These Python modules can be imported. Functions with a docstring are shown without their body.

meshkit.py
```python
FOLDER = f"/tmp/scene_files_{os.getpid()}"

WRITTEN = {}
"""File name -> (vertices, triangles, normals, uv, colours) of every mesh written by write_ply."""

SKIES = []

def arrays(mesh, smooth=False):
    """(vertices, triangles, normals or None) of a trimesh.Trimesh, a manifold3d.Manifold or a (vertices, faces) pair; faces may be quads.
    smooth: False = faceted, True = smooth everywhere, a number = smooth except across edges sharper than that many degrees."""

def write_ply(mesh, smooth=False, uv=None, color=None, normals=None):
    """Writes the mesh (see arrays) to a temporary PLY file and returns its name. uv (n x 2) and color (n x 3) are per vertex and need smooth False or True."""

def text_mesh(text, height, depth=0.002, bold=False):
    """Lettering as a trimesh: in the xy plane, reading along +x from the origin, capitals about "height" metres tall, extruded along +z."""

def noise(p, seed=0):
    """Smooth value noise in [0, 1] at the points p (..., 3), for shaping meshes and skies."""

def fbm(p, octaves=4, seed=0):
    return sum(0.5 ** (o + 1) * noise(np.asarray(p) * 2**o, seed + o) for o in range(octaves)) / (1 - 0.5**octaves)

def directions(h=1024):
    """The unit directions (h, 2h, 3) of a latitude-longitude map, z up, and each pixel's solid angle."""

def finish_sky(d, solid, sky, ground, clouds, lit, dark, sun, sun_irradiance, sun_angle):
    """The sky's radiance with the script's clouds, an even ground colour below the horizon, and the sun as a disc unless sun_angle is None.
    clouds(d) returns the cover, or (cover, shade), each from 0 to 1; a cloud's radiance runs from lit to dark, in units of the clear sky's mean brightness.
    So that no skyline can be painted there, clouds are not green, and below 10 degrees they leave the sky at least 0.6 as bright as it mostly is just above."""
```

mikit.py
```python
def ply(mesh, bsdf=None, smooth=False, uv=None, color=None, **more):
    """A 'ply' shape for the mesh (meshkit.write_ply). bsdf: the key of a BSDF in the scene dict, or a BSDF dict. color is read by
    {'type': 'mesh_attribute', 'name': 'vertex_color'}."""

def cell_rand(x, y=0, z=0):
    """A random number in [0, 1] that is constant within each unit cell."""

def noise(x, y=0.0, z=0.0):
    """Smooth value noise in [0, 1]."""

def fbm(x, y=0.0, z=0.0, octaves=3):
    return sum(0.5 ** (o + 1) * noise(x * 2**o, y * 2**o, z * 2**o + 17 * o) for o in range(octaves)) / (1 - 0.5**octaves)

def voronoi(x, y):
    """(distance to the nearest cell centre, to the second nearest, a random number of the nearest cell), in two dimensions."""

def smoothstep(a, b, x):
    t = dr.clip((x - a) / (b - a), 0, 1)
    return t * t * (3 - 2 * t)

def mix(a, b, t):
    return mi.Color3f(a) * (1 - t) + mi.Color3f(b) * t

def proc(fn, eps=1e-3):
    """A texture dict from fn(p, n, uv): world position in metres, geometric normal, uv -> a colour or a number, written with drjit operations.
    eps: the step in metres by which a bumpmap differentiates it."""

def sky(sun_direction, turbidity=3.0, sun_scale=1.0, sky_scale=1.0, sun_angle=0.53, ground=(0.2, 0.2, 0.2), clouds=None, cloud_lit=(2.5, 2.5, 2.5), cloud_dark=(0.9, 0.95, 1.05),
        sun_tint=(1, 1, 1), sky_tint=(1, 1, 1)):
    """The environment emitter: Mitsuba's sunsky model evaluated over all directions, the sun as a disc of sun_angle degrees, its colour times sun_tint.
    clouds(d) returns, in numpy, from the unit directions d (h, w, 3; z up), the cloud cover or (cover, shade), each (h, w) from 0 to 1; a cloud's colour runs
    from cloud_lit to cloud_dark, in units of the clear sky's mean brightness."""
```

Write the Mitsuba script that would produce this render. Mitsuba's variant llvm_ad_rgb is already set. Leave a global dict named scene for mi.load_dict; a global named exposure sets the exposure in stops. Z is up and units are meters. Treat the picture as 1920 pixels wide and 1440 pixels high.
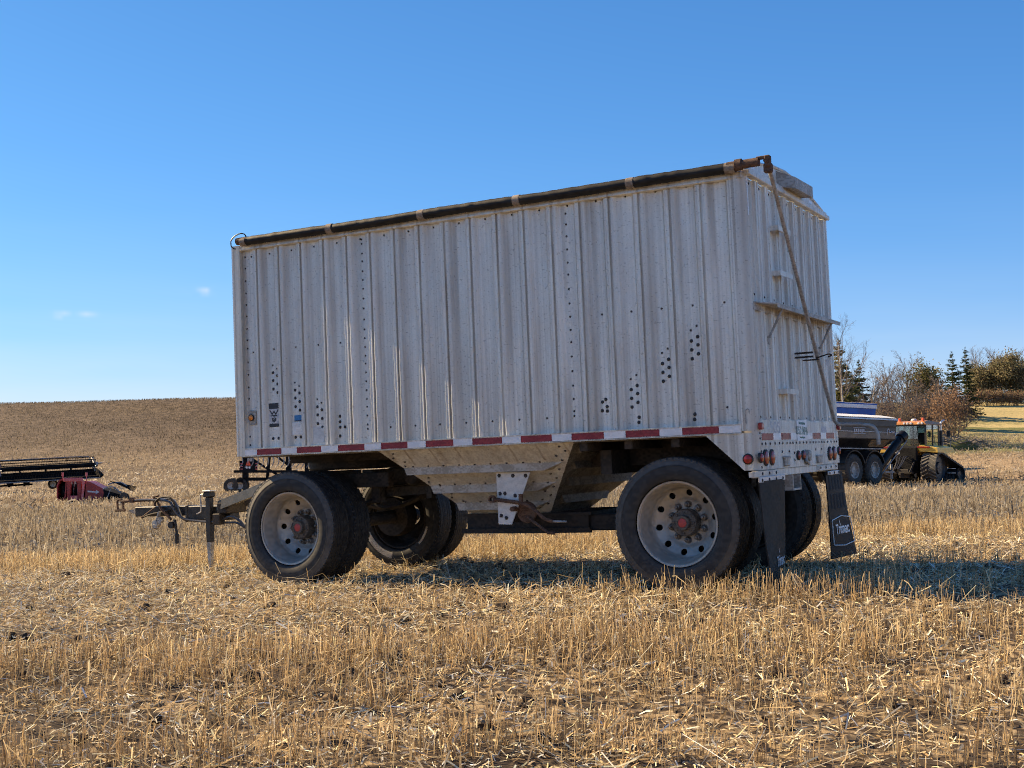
import math, random
import numpy as np, trimesh, mitsuba as mi, drjit as dr
import mikit, meshkit
from mikit import noise, fbm, smoothstep, mix, cell_rand, proc
from scipy.interpolate import PchipInterpolator
from shapely.geometry import Polygon
from shapely import affinity

T = mi.ScalarTransform4f
scene, labels = {}, {}
PI = math.pi

# ------------------------------------------------------------------ camera, sky, exposure
# world: the camera stands at the origin, y forward, z up, metres; the ground is a little over a metre lower
PITCH = math.atan(147 / 2345.8)
scene['camera'] = {'type': 'perspective', 'fov': math.degrees(2 * math.atan(960 / 2345.8)), 'fov_axis': 'x',
                   'near_clip': 0.05, 'far_clip': 6000.0,
                   'to_world': T().look_at(origin=[0, 0, 0], target=[0, math.cos(PITCH), math.sin(PITCH)], up=[0, 0, 1])}
# the parked trailer's own frame (x to its rear, y to its far side, z up) -> world
Q = np.array([[0.8784, 0.4763, -0.0407], [-0.4774, 0.8787, -0.0038], [0.0340, 0.0228, 0.9992]])
u_, _, v_ = np.linalg.svd(Q); Q = u_ @ v_
C0 = np.array([7.97, -9.266, -0.130])
TM = np.eye(4); TM[:3, :3] = Q; TM[:3, 3] = -Q @ C0
TMX = T(TM)
SUN_EL, SUN_AZ = math.radians(33), math.radians(1.0)
sun_t = np.array([-math.cos(SUN_EL) * math.cos(SUN_AZ), -math.cos(SUN_EL) * math.sin(SUN_AZ), math.sin(SUN_EL)])
SUN = Q @ sun_t


def clouds(d):
    az = np.degrees(np.arctan2(d[..., 0], d[..., 1])); el = np.degrees(np.arcsin(d[..., 2]))
    n = meshkit.fbm(np.stack([az * 3.4, el * 8.0, az * 0], -1), 4, 5)
    cov = np.zeros(az.shape)
    for a, e, sa, se, s in ((-19.9, 6.35, .32, .11, .5), (-18.9, 6.4, .42, .10, .35), (-14.0, 7.6, .50, .13, .42)):
        cov += s * np.exp(-((az - a) / sa) ** 2 - ((el - e) / se) ** 2) * np.clip((n - .30) * 3.2, 0, 1.4)
    v = meshkit.fbm(np.stack([az * .12, el * .9, az * 0 + 4], -1), 4, 8)       # thin haze low over the land, all round
    cov = np.minimum(cov, .75); cov = 1 - (1 - cov) * (1 - np.minimum(.85, 1.45 * np.exp(-np.maximum(el, 0) / 3.2) * (.75 + .5 * v)))
    return np.clip(cov, 0, .9), np.zeros(az.shape)


scene['sky'] = mikit.sky(SUN.tolist(), turbidity=2.0, sky_tint=(.32, .62, .95), clouds=clouds, cloud_lit=(3.0, 3.1, 3.25), sun_scale=1.3, sun_tint=(1.10, 1.04, .90), ground=(0.28, 0.22, 0.14))
exposure = 2.5

# ------------------------------------------------------------------ materials
QT = Q.T.copy()


def tl(p):                                   # world point -> trailer coordinates (for materials)
    q = [p.x - float(TM[0, 3]), p.y - float(TM[1, 3]), p.z - float(TM[2, 3])]
    return [sum(float(QT[i, k]) * q[k] for k in range(3)) for i in range(3)]


def alu_c(p, n, uv):
    x, y, z = tl(p)
    sp = noise(x * 130, y * 130, z * 130)
    sp2 = noise(x * 38, y * 38, z * 38)
    st = fbm(x * 9, y * 9, z * 0.7)
    big = fbm(x * 1.2, y * 1.2 + 7, z * 0.9)
    fine = noise(x * 85 + 3, y * 85, z * .35)
    v = 0.70 + 0.24 * (st - .5) + .24 * (fine - .5) + 0.12 * (big - .5) + 0.09 * (sp - .5) + .05 * (sp2 - .5)
    v = v - 0.22 * smoothstep(.80, .90, noise(x * 75, y * 75 + 9, z * 75))
    grime = smoothstep(.35, -.32, z) * fbm(x * 5, y * 5, z * 3 + 3)
    streak = smoothstep(.62, .80, noise(x * 26, y * 26 + 3, z * 0.5 + 11))
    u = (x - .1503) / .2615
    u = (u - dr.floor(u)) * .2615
    lee_dirt_shade = smoothstep(.160, .186, u) * smoothstep(.246, .214, u) * smoothstep(.25, .60, fbm(x * 4, y * 4, z * .8 + 5)) * dr.select(y < .2, 1.0, 0.0)  # brown dirt on the rear slope of each rib, deepened to paint in rib shading
    notch_shade = smoothstep(.112, .117, u) * smoothstep(.139, .133, u) * smoothstep(.2, .5, fbm(x * 5 + 2, y * 4, z * 1.1)) * dr.select(y < .2, 1.0, 0.0)  # shade of the rib notch put into the colour so both ridges show
    c = mix((v * 1.0, v * .985, v * .91), (.30, .25, .19), .26 * grime + .22 * streak + .36 * lee_dirt_shade + .45 * notch_shade)
    return c


def alu_r(p, n, uv):
    x, y, z = tl(p)
    return .42 + .22 * noise(x * 14, y * 14, z * 3)


M = {}


def mat(name, color, rough=.5, metal=0., two=True, **more):
    b = {'type': 'principled', 'base_color': color if isinstance(color, dict) else {'type': 'rgb', 'value': list(color)},
         'roughness': rough, 'metallic': metal, **more}
    scene['m_' + name] = {'type': 'twosided', 'bsdf': b} if two else b
    M[name] = 'm_' + name
    return 'm_' + name


def speck(a, b, s, lo=.35, hi=.65, sz=None):
    sz = s if sz is None else sz
    return proc(lambda p, n, uv, a=a, b=b, s=s, sz=sz: mix(a, b, smoothstep(lo, hi, .6 * fbm(p.x * s, p.y * s, p.z * sz) + .4 * noise(p.x * s * 6, p.y * s * 6, p.z * sz * 6))))


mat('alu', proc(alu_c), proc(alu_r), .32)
mat('alu_plate', speck((.50, .51, .52), (.62, .62, .62), 30), .45, .35)
mat('alu_dirty', speck((.30, .27, .23), (.46, .44, .41), 12), .55, .25)
mat('rubber', speck((.016, .017, .019), (.040, .038, .036), 7), .62)


def tyre_c(p, n, uv):
    x, y, z = tl(p)
    d = fbm(x * 8, y * 8, z * 8) * .6 + noise(x * 60, y * 60, z * 60) * .4
    k = smoothstep(.42, .72, d) * smoothstep(-.55, -1.2, z)
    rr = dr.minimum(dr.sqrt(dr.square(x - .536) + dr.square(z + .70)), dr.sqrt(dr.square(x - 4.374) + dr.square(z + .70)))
    sunlit_dust_ring = smoothstep(.455, .470, rr) * smoothstep(.522, .512, rr) * smoothstep(.10, .06, y) * (.5 + .5 * noise(x * 40, y * 40, z * 40)) * (.35 + .65 * fbm(x * 3, y, z * 3 + 5))  # dusty shoulder ring, paled in the colour to carry the sunlit edge
    ring = smoothstep(.05, .02, dr.abs(y - .0)) * fbm(x * 12, y * 12, z * 12)
    return mix(mix((.013, .014, .016), (.026, .026, .026), smoothstep(.4, .7, noise(x * 30, y * 30, z * 30))), (.40, .37, .33), dr.minimum(k * .05 + .015 * ring + .24 * sunlit_dust_ring, .85))


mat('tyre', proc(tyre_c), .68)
mat('tyre_mark', speck((.62, .57, .48), (.34, .30, .24), 18), .7)
mat('shaded_alu', speck((.085, .080, .075), (.16, .15, .135), 12), .6, .2)  # shaded copy of the aluminium: shadow under the trailer put into the colour
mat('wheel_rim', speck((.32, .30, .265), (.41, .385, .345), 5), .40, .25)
mat('hub', speck((.06, .055, .05), (.14, .12, .10), 22), .6, .2)
mat('bolt', speck((.10, .09, .08), (.26, .24, .22), 60), .5, .5)
mat('rivet', (.030, .030, .034), .6, .2)
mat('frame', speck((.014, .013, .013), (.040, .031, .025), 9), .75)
mat('rust', speck((.060, .034, .024), (.135, .078, .050), 16), .85)
mat('black', speck((.012, .012, .014), (.024, .023, .023), 10), .45)
mat('tarp', speck((.008, .009, .011), (.020, .020, .020), 6), .6, specular=.3)
mat('flap', speck((.006, .007, .008), (.013, .013, .014), 9), .65, specular=.3)
mat('strap', speck((.17, .135, .105), (.29, .24, .19), 14), .8)
mat('tape_red', speck((.20, .012, .022), (.30, .028, .036), 11), .4)
mat('tape_white', speck((.70, .72, .74), (.82, .83, .84), 13), .35)
mat('lens_red', (.26, .010, .010), .18, clearcoat=.6)
mat('lens_amber', (.75, .24, .03), .2, clearcoat=.6)
mat('decal_black', (.022, .026, .034), .5)
mat('decal_white', speck((.62, .62, .60), (.78, .78, .76), 25), .55)
mat('decal_blue', speck((.025, .16, .40), (.05, .24, .50), 30), .5)
mat('plate_white', speck((.70, .72, .73), (.80, .81, .82), 40), .4)
mat('plate_green', (.05, .17, .15), .5)
mat('worn_white', speck((.40, .41, .43), (.60, .60, .61), 45), .6)
mat('steel', speck((.26, .25, .24), (.42, .41, .40), 18), .42, .55)
mat('tongue', speck((.022, .022, .024), (.045, .043, .042), 12), .36, .2)
mat('rod', speck((.30, .27, .23), (.46, .43, .39), 14), .5, .3)
mat('red_cap', (.42, .055, .05), .5)
mat('oil', (.05, .05, .055), .25)
# farm machines
mat('cart_black', speck((.008, .008, .010), (.018, .017, .016), 1.6), .42, specular=.3)
mat('cart_band', speck((.020, .023, .030), (.036, .038, .044), 2.0), .40, specular=.4)
mat('cart_tan', speck((.13, .10, .075), (.20, .155, .11), 2.2), .5)
mat('dust', speck((.30, .21, .11), (.16, .11, .06), 3.0), .9)
mat('cover_white', speck((.62, .62, .60), (.76, .76, .74), 3), .6)
mat('cart_blue', speck((.008, .075, .36), (.014, .105, .44), 1.4), .5, specular=.25)
mat('tractor_yellow', speck((.72, .44, .07), (.80, .54, .13), 4), .4, clearcoat=.4)
mat('tractor_orange', speck((.42, .15, .025), (.52, .21, .04), 4), .4, clearcoat=.4)
mat('chrome', (.62, .62, .64), .22, .9)
mat('beacon', (.75, .13, .03), .3)
mat('smv', (.85, .10, .03), .4)
mat('head_red', speck((.22, .018, .020), (.32, .035, .036), 4), .45)
mat('head_pink', speck((.50, .10, .10), (.62, .20, .20), 5), .5)
mat('header_black', speck((.006, .006, .008), (.017, .017, .018), 3.0), .85, specular=.12)
mat('header_steel', speck((.16, .16, .17), (.36, .36, .36), 4.0), .5, .3)
mat('ag_tyre', speck((.022, .021, .020), (.060, .052, .042), 3), .75)
mat('track_lug', speck((.08, .075, .068), (.15, .14, .12), 5), .8)
scene['m_glass'] = {'type': 'thindielectric', 'int_ior': 1.75, 'specular_transmittance': {'type': 'rgb', 'value': [.50, .70, .72]}}
M['glass'] = 'm_glass'
# vegetation: colour per vertex
scene['m_straw'] = {'type': 'principledthin', 'base_color': {'type': 'mesh_attribute', 'name': 'vertex_color'}, 'roughness': .6, 'diff_trans': .8}
scene['m_litter'] = {'type': 'principledthin', 'base_color': {'type': 'mesh_attribute', 'name': 'vertex_color'}, 'roughness': .5, 'diff_trans': .3}
scene['m_leaf'] = {'type': 'principledthin', 'base_color': {'type': 'mesh_attribute', 'name': 'vertex_color'}, 'roughness': .7, 'diff_trans': 1.1}
mat('bark', speck((.12, .10, .085), (.24, .21, .18), 3, sz=1.0), .9)
mat('bark_pale', speck((.30, .28, .25), (.46, .43, .39), 4), .9)
mat('twig', speck((.14, .112, .095), (.24, .20, .17), 2), .9)

# ------------------------------------------------------------------ mesh helpers


def box(x0, x1, y0, y1, z0, z1, bev=0.):
    if bev <= 0:
        m = trimesh.creation.box([x1 - x0, y1 - y0, z1 - z0])
        m.apply_translation([(x0 + x1) / 2, (y0 + y1) / 2, (z0 + z1) / 2])
        return m
    pts = []
    for a in (0, 1):
        for b in (0, 1):
            for c in (0, 1):
                X = (x0, x1)[a]; Y = (y0, y1)[b]; Z = (z0, z1)[c]
                sx, sy, sz = (1, -1)[a] * bev, (1, -1)[b] * bev, (1, -1)[c] * bev
                pts += [(X + sx, Y + sy, Z), (X + sx, Y, Z + sz), (X, Y + sy, Z + sz)]
    return trimesh.convex.convex_hull(np.array(pts))


def hull(pts):
    return trimesh.convex.convex_hull(np.array(pts, float))


def tube(pts, r, n=8, cap=True):
    p = np.asarray(pts, float); k = len(p)
    r = np.broadcast_to(np.asarray(r, float), (k,))
    t = np.gradient(p, axis=0); t /= np.linalg.norm(t, axis=1, keepdims=True) + 1e-12
    up = np.array([0, 0, 1.]) if abs(t[0][2]) < .9 else np.array([1., 0, 0])
    a = np.cross(t, up); a /= np.linalg.norm(a, axis=1, keepdims=True) + 1e-9
    for i in range(1, k):
        if a[i] @ a[i - 1] < 0: a[i] = -a[i]
    b = np.cross(t, a); ang = np.arange(n) * 2 * PI / n
    v = p[:, None] + r[:, None, None] * (np.cos(ang)[None, :, None] * a[:, None] + np.sin(ang)[None, :, None] * b[:, None])
    v = v.reshape(-1, 3)
    i, j = np.meshgrid(np.arange(k - 1), np.arange(n), indexing='ij')
    q = np.stack([i * n + j, i * n + (j + 1) % n, (i + 1) * n + (j + 1) % n, (i + 1) * n + j], -1).reshape(-1, 4)
    f = [q[:, [0, 1, 2]], q[:, [0, 2, 3]]]
    if cap:
        v = np.vstack([v, p[0], p[-1]]); c0, c1 = len(v) - 2, len(v) - 1
        jj = np.arange(n)
        f += [np.stack([jj * 0 + c0, (jj + 1) % n, jj], 1), np.stack([jj * 0 + c1, (k - 1) * n + jj, (k - 1) * n + (jj + 1) % n], 1)]
    m = trimesh.Trimesh(v, np.vstack(f), process=False)
    return m


def curve(pts, n=24):
    p = np.asarray(pts, float)
    s = np.r_[0, np.cumsum(np.linalg.norm(np.diff(p, axis=0), axis=1))]
    f = PchipInterpolator(s, p, axis=0)
    return f(np.linspace(0, s[-1], n))


def lathe(profile, n=48, axis='y'):
    """profile: rows (radius, position on the axis)"""
    pr = np.asarray(profile, float); k = len(pr)
    ang = np.arange(n) * 2 * PI / n
    x = pr[:, :1] * np.cos(ang); z = pr[:, :1] * np.sin(ang); y = np.repeat(pr[:, 1:], n, 1)
    v = np.stack([x, y, z], -1).reshape(-1, 3)
    i, j = np.meshgrid(np.arange(k - 1), np.arange(n), indexing='ij')
    q = np.stack([i * n + j, i * n + (j + 1) % n, (i + 1) * n + (j + 1) % n, (i + 1) * n + j], -1).reshape(-1, 4)
    m = trimesh.Trimesh(v, np.vstack([q[:, [0, 1, 2]], q[:, [0, 2, 3]]]), process=False)
    if axis == 'x': m.vertices = m.vertices[:, [1, 0, 2]]
    if axis == 'z': m.vertices = m.vertices[:, [0, 2, 1]]
    return m


def prism(poly, d0, d1, axis='y'):
    """polygon (two coordinates in the order of the remaining axes) extruded along axis from d0 to d1"""
    m = trimesh.creation.extrude_polygon(poly if isinstance(poly, Polygon) else Polygon(poly), d1 - d0, engine='earcut')
    v = m.vertices.copy(); v[:, 2] += d0
    m.vertices = {'y': v[:, [0, 2, 1]], 'x': v[:, [2, 0, 1]], 'z': v}[axis]
    return m


def cat(*ms):
    out = []
    for m in ms:
        out += list(m) if isinstance(m, (list, tuple)) else [m]
    return trimesh.util.concatenate(out)


def moved(m, d=(0, 0, 0), rx=0, ry=0, rz=0, s=1.):
    m = m.copy()
    if s != 1: m.apply_scale(s)
    for a, ax in ((rx, [1, 0, 0]), (ry, [0, 1, 0]), (rz, [0, 0, 1])):
        if a: m.apply_transform(trimesh.transformations.rotation_matrix(math.radians(a), ax))
    m.apply_translation(d)
    return m


def numbered(name):
    if name not in taken: taken.add(name); return name
    k = 1
    while f'{name}_{k:03d}' in taken: k += 1
    name = f'{name}_{k:03d}'; taken.add(name)
    return name


taken = set()


def put(parent, name, mesh, m, smooth=30, tm=None, label=None, kind=None, uvless=True):
    key = numbered((parent + '__' if parent else '') + name)
    scene[key] = mikit.ply(mesh, M.get(m, m), smooth=smooth, **({'to_world': tm} if tm is not None else {}))
    if label or kind:
        labels[key] = {k: v for k, v in (('label', label), ('kind', kind)) if v}
    return key


def thing(name, label, cat_, group=None):
    key = numbered(name)
    labels[key] = {'label': label, 'category': cat_, **({'group': group} if group else {})}
    return key

# ------------------------------------------------------------------ the ground
AZ = np.degrees(np.arctan((np.array([0, 440, 960, 1500, 1686, 1837, 1920]) - 960) / 2345.8))
DD = np.array([14, 25, 45, 65, 85, 110, 150, 190, 215, 260, 400, 3500.])
TAB = np.array([
    [-1.28, -1.50, -1.78, -1.97, -2.10, -1.10, 2.05, 6.6, 10.1, 11.3, 12., 8],
    [-1.17, -1.32, -1.55, -1.65, -1.60, -.75, 2.4, 7.1, 11.0, 12.2, 13., 8],
    [-1.055, -1.08, -1.15, -1.15, -.95, -.2, 2.6, 7.0, 10.6, 12.0, 12.5, 8],
    [-.93, -.95, -1.10, -1.15, -.90, .2, 3.3, 8.1, 10.3, 12.0, 12.0, 8],
    [-.88, -.91, -1.15, -1.25, -.75, .8, 4.2, 9.0, 10.2, 11.5, 12.0, 8],
    [-.85, -.87, -1.05, -1.10, -.45, 1.35, 4.4, 9.2, 10.1, 11.8, 12.0, 8],
    [-.83, -.85, -1.02, -1.05, -.35, 1.40, 4.4, 9.1, 10.0, 11.5, 12.0, 8]])
_ld = np.log(np.r_[14, DD[1:]])
AZG = np.linspace(-60, 60, 241); LDG = np.linspace(np.log(14), np.log(3500), 300)
_t1 = PchipInterpolator(_ld, TAB, axis=1)(LDG)
_az = np.r_[-60, AZ, 60]; _t1 = np.vstack([_t1[:1] - .3, _t1, _t1[-1:]])
GRID = PchipInterpolator(_az, _t1, axis=0)(AZG)
NEAR = PchipInterpolator([0, 2, 4, 5.5, 7.5, 9, 11, 14], [-1.56, -1.47, -1.37, -1.29, -1.16, -1.08, -1.058, -1.055])


def ground(x, y):
    x, y = np.asarray(x, float), np.asarray(y, float)
    r = np.hypot(x, y) + 1e-6
    az = np.degrees(np.arctan2(x, y)); ca = np.clip(az, -60, 60)
    d = r * np.maximum(np.cos(np.radians(az)), .5)
    near = NEAR(np.minimum(d, 14)) + .0386 * np.clip(x, -9, 9)
    i = np.clip((ca + 60) / .5, 0, 239.999); j = np.clip((np.log(np.maximum(d, 14)) - LDG[0]) / (LDG[1] - LDG[0]), 0, 298.999)
    a, b = i.astype(int), j.astype(int); fa, fb = i - a, j - b
    far = (GRID[a, b] * (1 - fa) + GRID[a + 1, b] * fa) * (1 - fb) + (GRID[a, b + 1] * (1 - fa) + GRID[a + 1, b + 1] * fa) * fb
    w = np.clip((d - 12.5) / 3.5, 0, 1); w = w * w * (3 - 2 * w)
    return near * (1 - w) + far * w


def W(px, d):
    """x for a direction given as a fraction of the view, at depth d"""
    return (px - 960) / 2345.8 * d


def soil_c(p, n, uv):
    r = dr.sqrt(p.x * p.x + p.y * p.y)
    a = fbm(p.x * 3.1, p.y * 3.1, p.z * 0, 4)
    b = noise(p.x * 42, p.y * 42)
    soil = mix((.028, .022, .018), (.080, .060, .044), .5 * a + .5 * b)
    straw = mix((.30, .21, .115), (.50, .39, .24), noise(p.x * 70, p.y * 25 + 3))
    k = smoothstep(.50, .72, .45 * fbm(p.x * 1.1 + 5, p.y * 2.2, 0, 3) + .55 * noise(p.x * 27, p.y * 27 + 8))
    near = mix(soil, straw, .62 * k)
    # far field: stubble seen as a mass, mottled, with patches thinner and darker
    m1 = fbm(p.x * .055 + 3, p.y * .055, 0, 4)
    m2 = noise(p.x * 1.7, p.y * 1.2)
    m3 = noise(p.x * 5.5, p.y * 4.0)
    far = mix((.095, .070, .046), (.26, .192, .118), smoothstep(.25, .75, .45 * m1 + .3 * m2 + .25 * m3))
    dk = smoothstep(105, 165, p.y) * smoothstep(.0, -40., p.x + 8)      # the upper slope on the left lies fallow and darker
    trk = dr.abs(p.y - 190 + 1.15 * (p.x + 71)) + 6 * noise(p.x * .12, p.y * .12)
    far = far * (1 - .45 * smoothstep(8.0, 2.5, trk) * smoothstep(-78., -70., p.x) * smoothstep(-36., -46., p.x)) * (1 - .38 * dr.exp(-dr.square((p.x + 38) / 17) - dr.square((p.y - 186) / 20)))
    far = mix(far, mix((.058, .044, .034), (.13, .097, .068), smoothstep(.35, .7, .5 * m2 + .5 * m3)), .75 * dk * smoothstep(.2, .5, m1 + .12))
    c = mix(near, far, smoothstep(18, 60, r))
    # grassy slope to the right
    gr = smoothstep(102, 108, p.y + 3 * m1) * smoothstep(20, 34, p.x + 8 * m1)
    band = noise(p.x * .03, p.y * .16 + 2)
    grass = mix((.095, .105, .040), (.34, .275, .13), smoothstep(.3, .7, .6 * band + .25 * m2 + .15 * m3))
    return mix(c, grass, gr)


mat('soil', proc(soil_c), .95, specular=.15)
_azf = np.arange(-25, 25.01, .16)
_azall = np.radians(np.r_[np.linspace(-180, -27, 32), _azf, np.linspace(27, 178, 32)])
_rr = np.r_[np.geomspace(.4, 4.6, 14)[:-1], np.arange(4.6, 15.0, .08), np.geomspace(15.0, 260, 170), np.geomspace(268, 3500, 24)]
_A, _R = np.meshgrid(_azall, _rr)
gx, gy = _R * np.sin(_A), _R * np.cos(_A)
gz = ground(gx, gy)
_p3 = np.stack([gx, gy, gx * 0], -1)
bump = (meshkit.fbm(_p3 * 3.2, 3, 11) - .5) * .055 + (meshkit.noise(_p3 * 14, 4) - .5) * .022
bump *= np.clip(1.3 - _R / 22, 0, 1)
bump += (meshkit.fbm(_p3 * .12, 3, 2) - .5) * .30 * np.clip((_R - 25) / 60, 0, 1)
gz = gz + bump
_n, _k = gx.shape[1], gx.shape[0]
_i, _j = np.meshgrid(np.arange(_k - 1), np.arange(_n), indexing='ij')
_q = np.stack([_i * _n + _j, (_i + 1) * _n + _j, (_i + 1) * _n + (_j + 1) % _n, _i * _n + (_j + 1) % _n], -1).reshape(-1, 4)
put(None, 'ground', (np.stack([gx, gy, gz], -1).reshape(-1, 3), _q[:, ::-1]), 'soil', smooth=True)
labels['ground'] = {'kind': 'structure', 'label': 'harvested grain field of dark soil rising to a low hill'}

# ------------------------------------------------------------------ the grain trailer
L, H, Wd, GZ = 5.07, 2.02, 2.44, -1.225
tr = thing('grain_trailer', 'weathered corrugated aluminium two-axle grain trailer with dark rolled tarp parked on stubble', 'grain trailer')


def tp(name, mesh, m, smooth=30, label=None, kind=None, parent=tr):
    return put(parent, name, mesh, m, smooth, TMX, label, kind)


PIT, R0 = .2615, .1503            # rib pitch, first line of rivets


def rib_profile(u0, u1, start, depth=.031):
    """points (u, out) of a ribbed sheet"""
    pts = [(u0, 0)]
    k = -1
    while start + k * PIT < u1:
        r = start + k * PIT
        for du, o in ((.044, 0), (.051, -.30), (.058, .0), (.063, .88), (.068, 1.0), (.082, .90), (.096, 1.0), (.100, .90), (.103, .40), (.119, .40), (.124, .98), (.129, 1.08), (.137, 1.0), (.150, .98), (.155, .86), (.172, .24), (.190, .06), (.207, 0)):
            u = r + du + .013
            if u0 + .02 < u < u1 - .02: pts.append((u, o * depth))
        k += 1
    pts.append((u1, 0))
    return np.array(pts)


def rib_sheet(prof, z0, z1, place, nz=2):
    zs = np.linspace(z0, z1, nz)
    v = np.array([place(u, o, z) for z in zs for u, o in prof]); n = len(prof)
    q = np.array([[a * n + b, a * n + b + 1, (a + 1) * n + b + 1, (a + 1) * n + b] for a in range(nz - 1) for b in range(n - 1)])
    return trimesh.Trimesh(v, np.vstack([q[:, [0, 1, 2]], q[:, [0, 2, 3]]]), process=False)


YS = .015                          # plane of the near side sheet
RIBS = rib_profile(.085, 4.975, R0)
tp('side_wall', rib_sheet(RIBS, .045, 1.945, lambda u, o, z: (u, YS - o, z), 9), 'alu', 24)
far_ = rib_profile(.05, 5.02, R0)
tp('side_wall', rib_sheet(far_, .045, 1.945, lambda u, o, z: (u, Wd - YS + o, z), 2), 'alu', 24)
XR = L - .012
tp('rear_wall', rib_sheet(rib_profile(.03, 2.41, .150, .028), .07, 1.965, lambda u, o, z: (XR + o, u, z), 9), 'alu', 24)
tp('front_wall', rib_sheet(rib_profile(.03, 2.41, .150, .028), -.02, 1.965, lambda u, o, z: (.012 - o, u, z), 2), 'alu', 24)
tp('lining', cat(box(.06, 5.0, .035, .041, .0, 1.95), box(.06, 5.0, Wd - .041, Wd - .035, .0, 1.95), box(.05, .056, .04, Wd - .04, .0, 1.95), box(5.02, 5.026, .04, Wd - .04, .0, 1.95)), 'alu_dirty')
# corner posts
tp('front_post', cat(box(-.012, .086, -.034, -.026, -.015, 2.0), box(-.012, -.004, -.026, .09, -.015, 2.0), box(.078, .086, -.0255, .018, .055, 1.945)), 'alu')
tp('front_post', box(-.012, .086, Wd - .06, Wd + .03, -.015, 2.0), 'alu')
tp('rear_post', prism([(4.958, -.024), (5.018, -.026), (5.034, -.020), (5.066, .004), (5.080, .020), (5.080, .052), (4.958, .030)], .0, 2.005, 'z'), 'alu')
tp('rear_post', prism([(4.96, Wd + .022), (5.06, Wd + .022), (5.082, Wd - .002), (5.082, Wd - .062), (4.96, Wd - .03)], -.30, 2.005, 'z'), 'alu')
# rails
tp('top_rail', cat(box(.0, 5.06, -.030, .05, 1.946, 2.0, .006), box(.09, 4.955, -.040, -.0302, 1.95, 1.962)), 'alu')
tp('top_rail', box(.0, 5.06, Wd - .05, Wd + .03, 1.946, 2.0, .006), 'alu')
tp('top_rail', cat(box(5.05, 5.115, -.0, Wd, 1.972, 2.014, .006), box(5.05, 5.095, .02, Wd - .02, 2.018, 2.045, .004)), 'alu')
tp('bottom_rail', cat(box(.058, 4.956, -.030, .05, -.014, .056, .004), box(.09, 4.956, -.036, -.0302, .050, .058), box(.058, 4.956, -.036, .03, -.020, -.0145)), 'alu')
tp('bottom_rail', box(.0, 5.0, Wd - .05, Wd + .03, -.014, .056, .004), 'alu')
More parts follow.
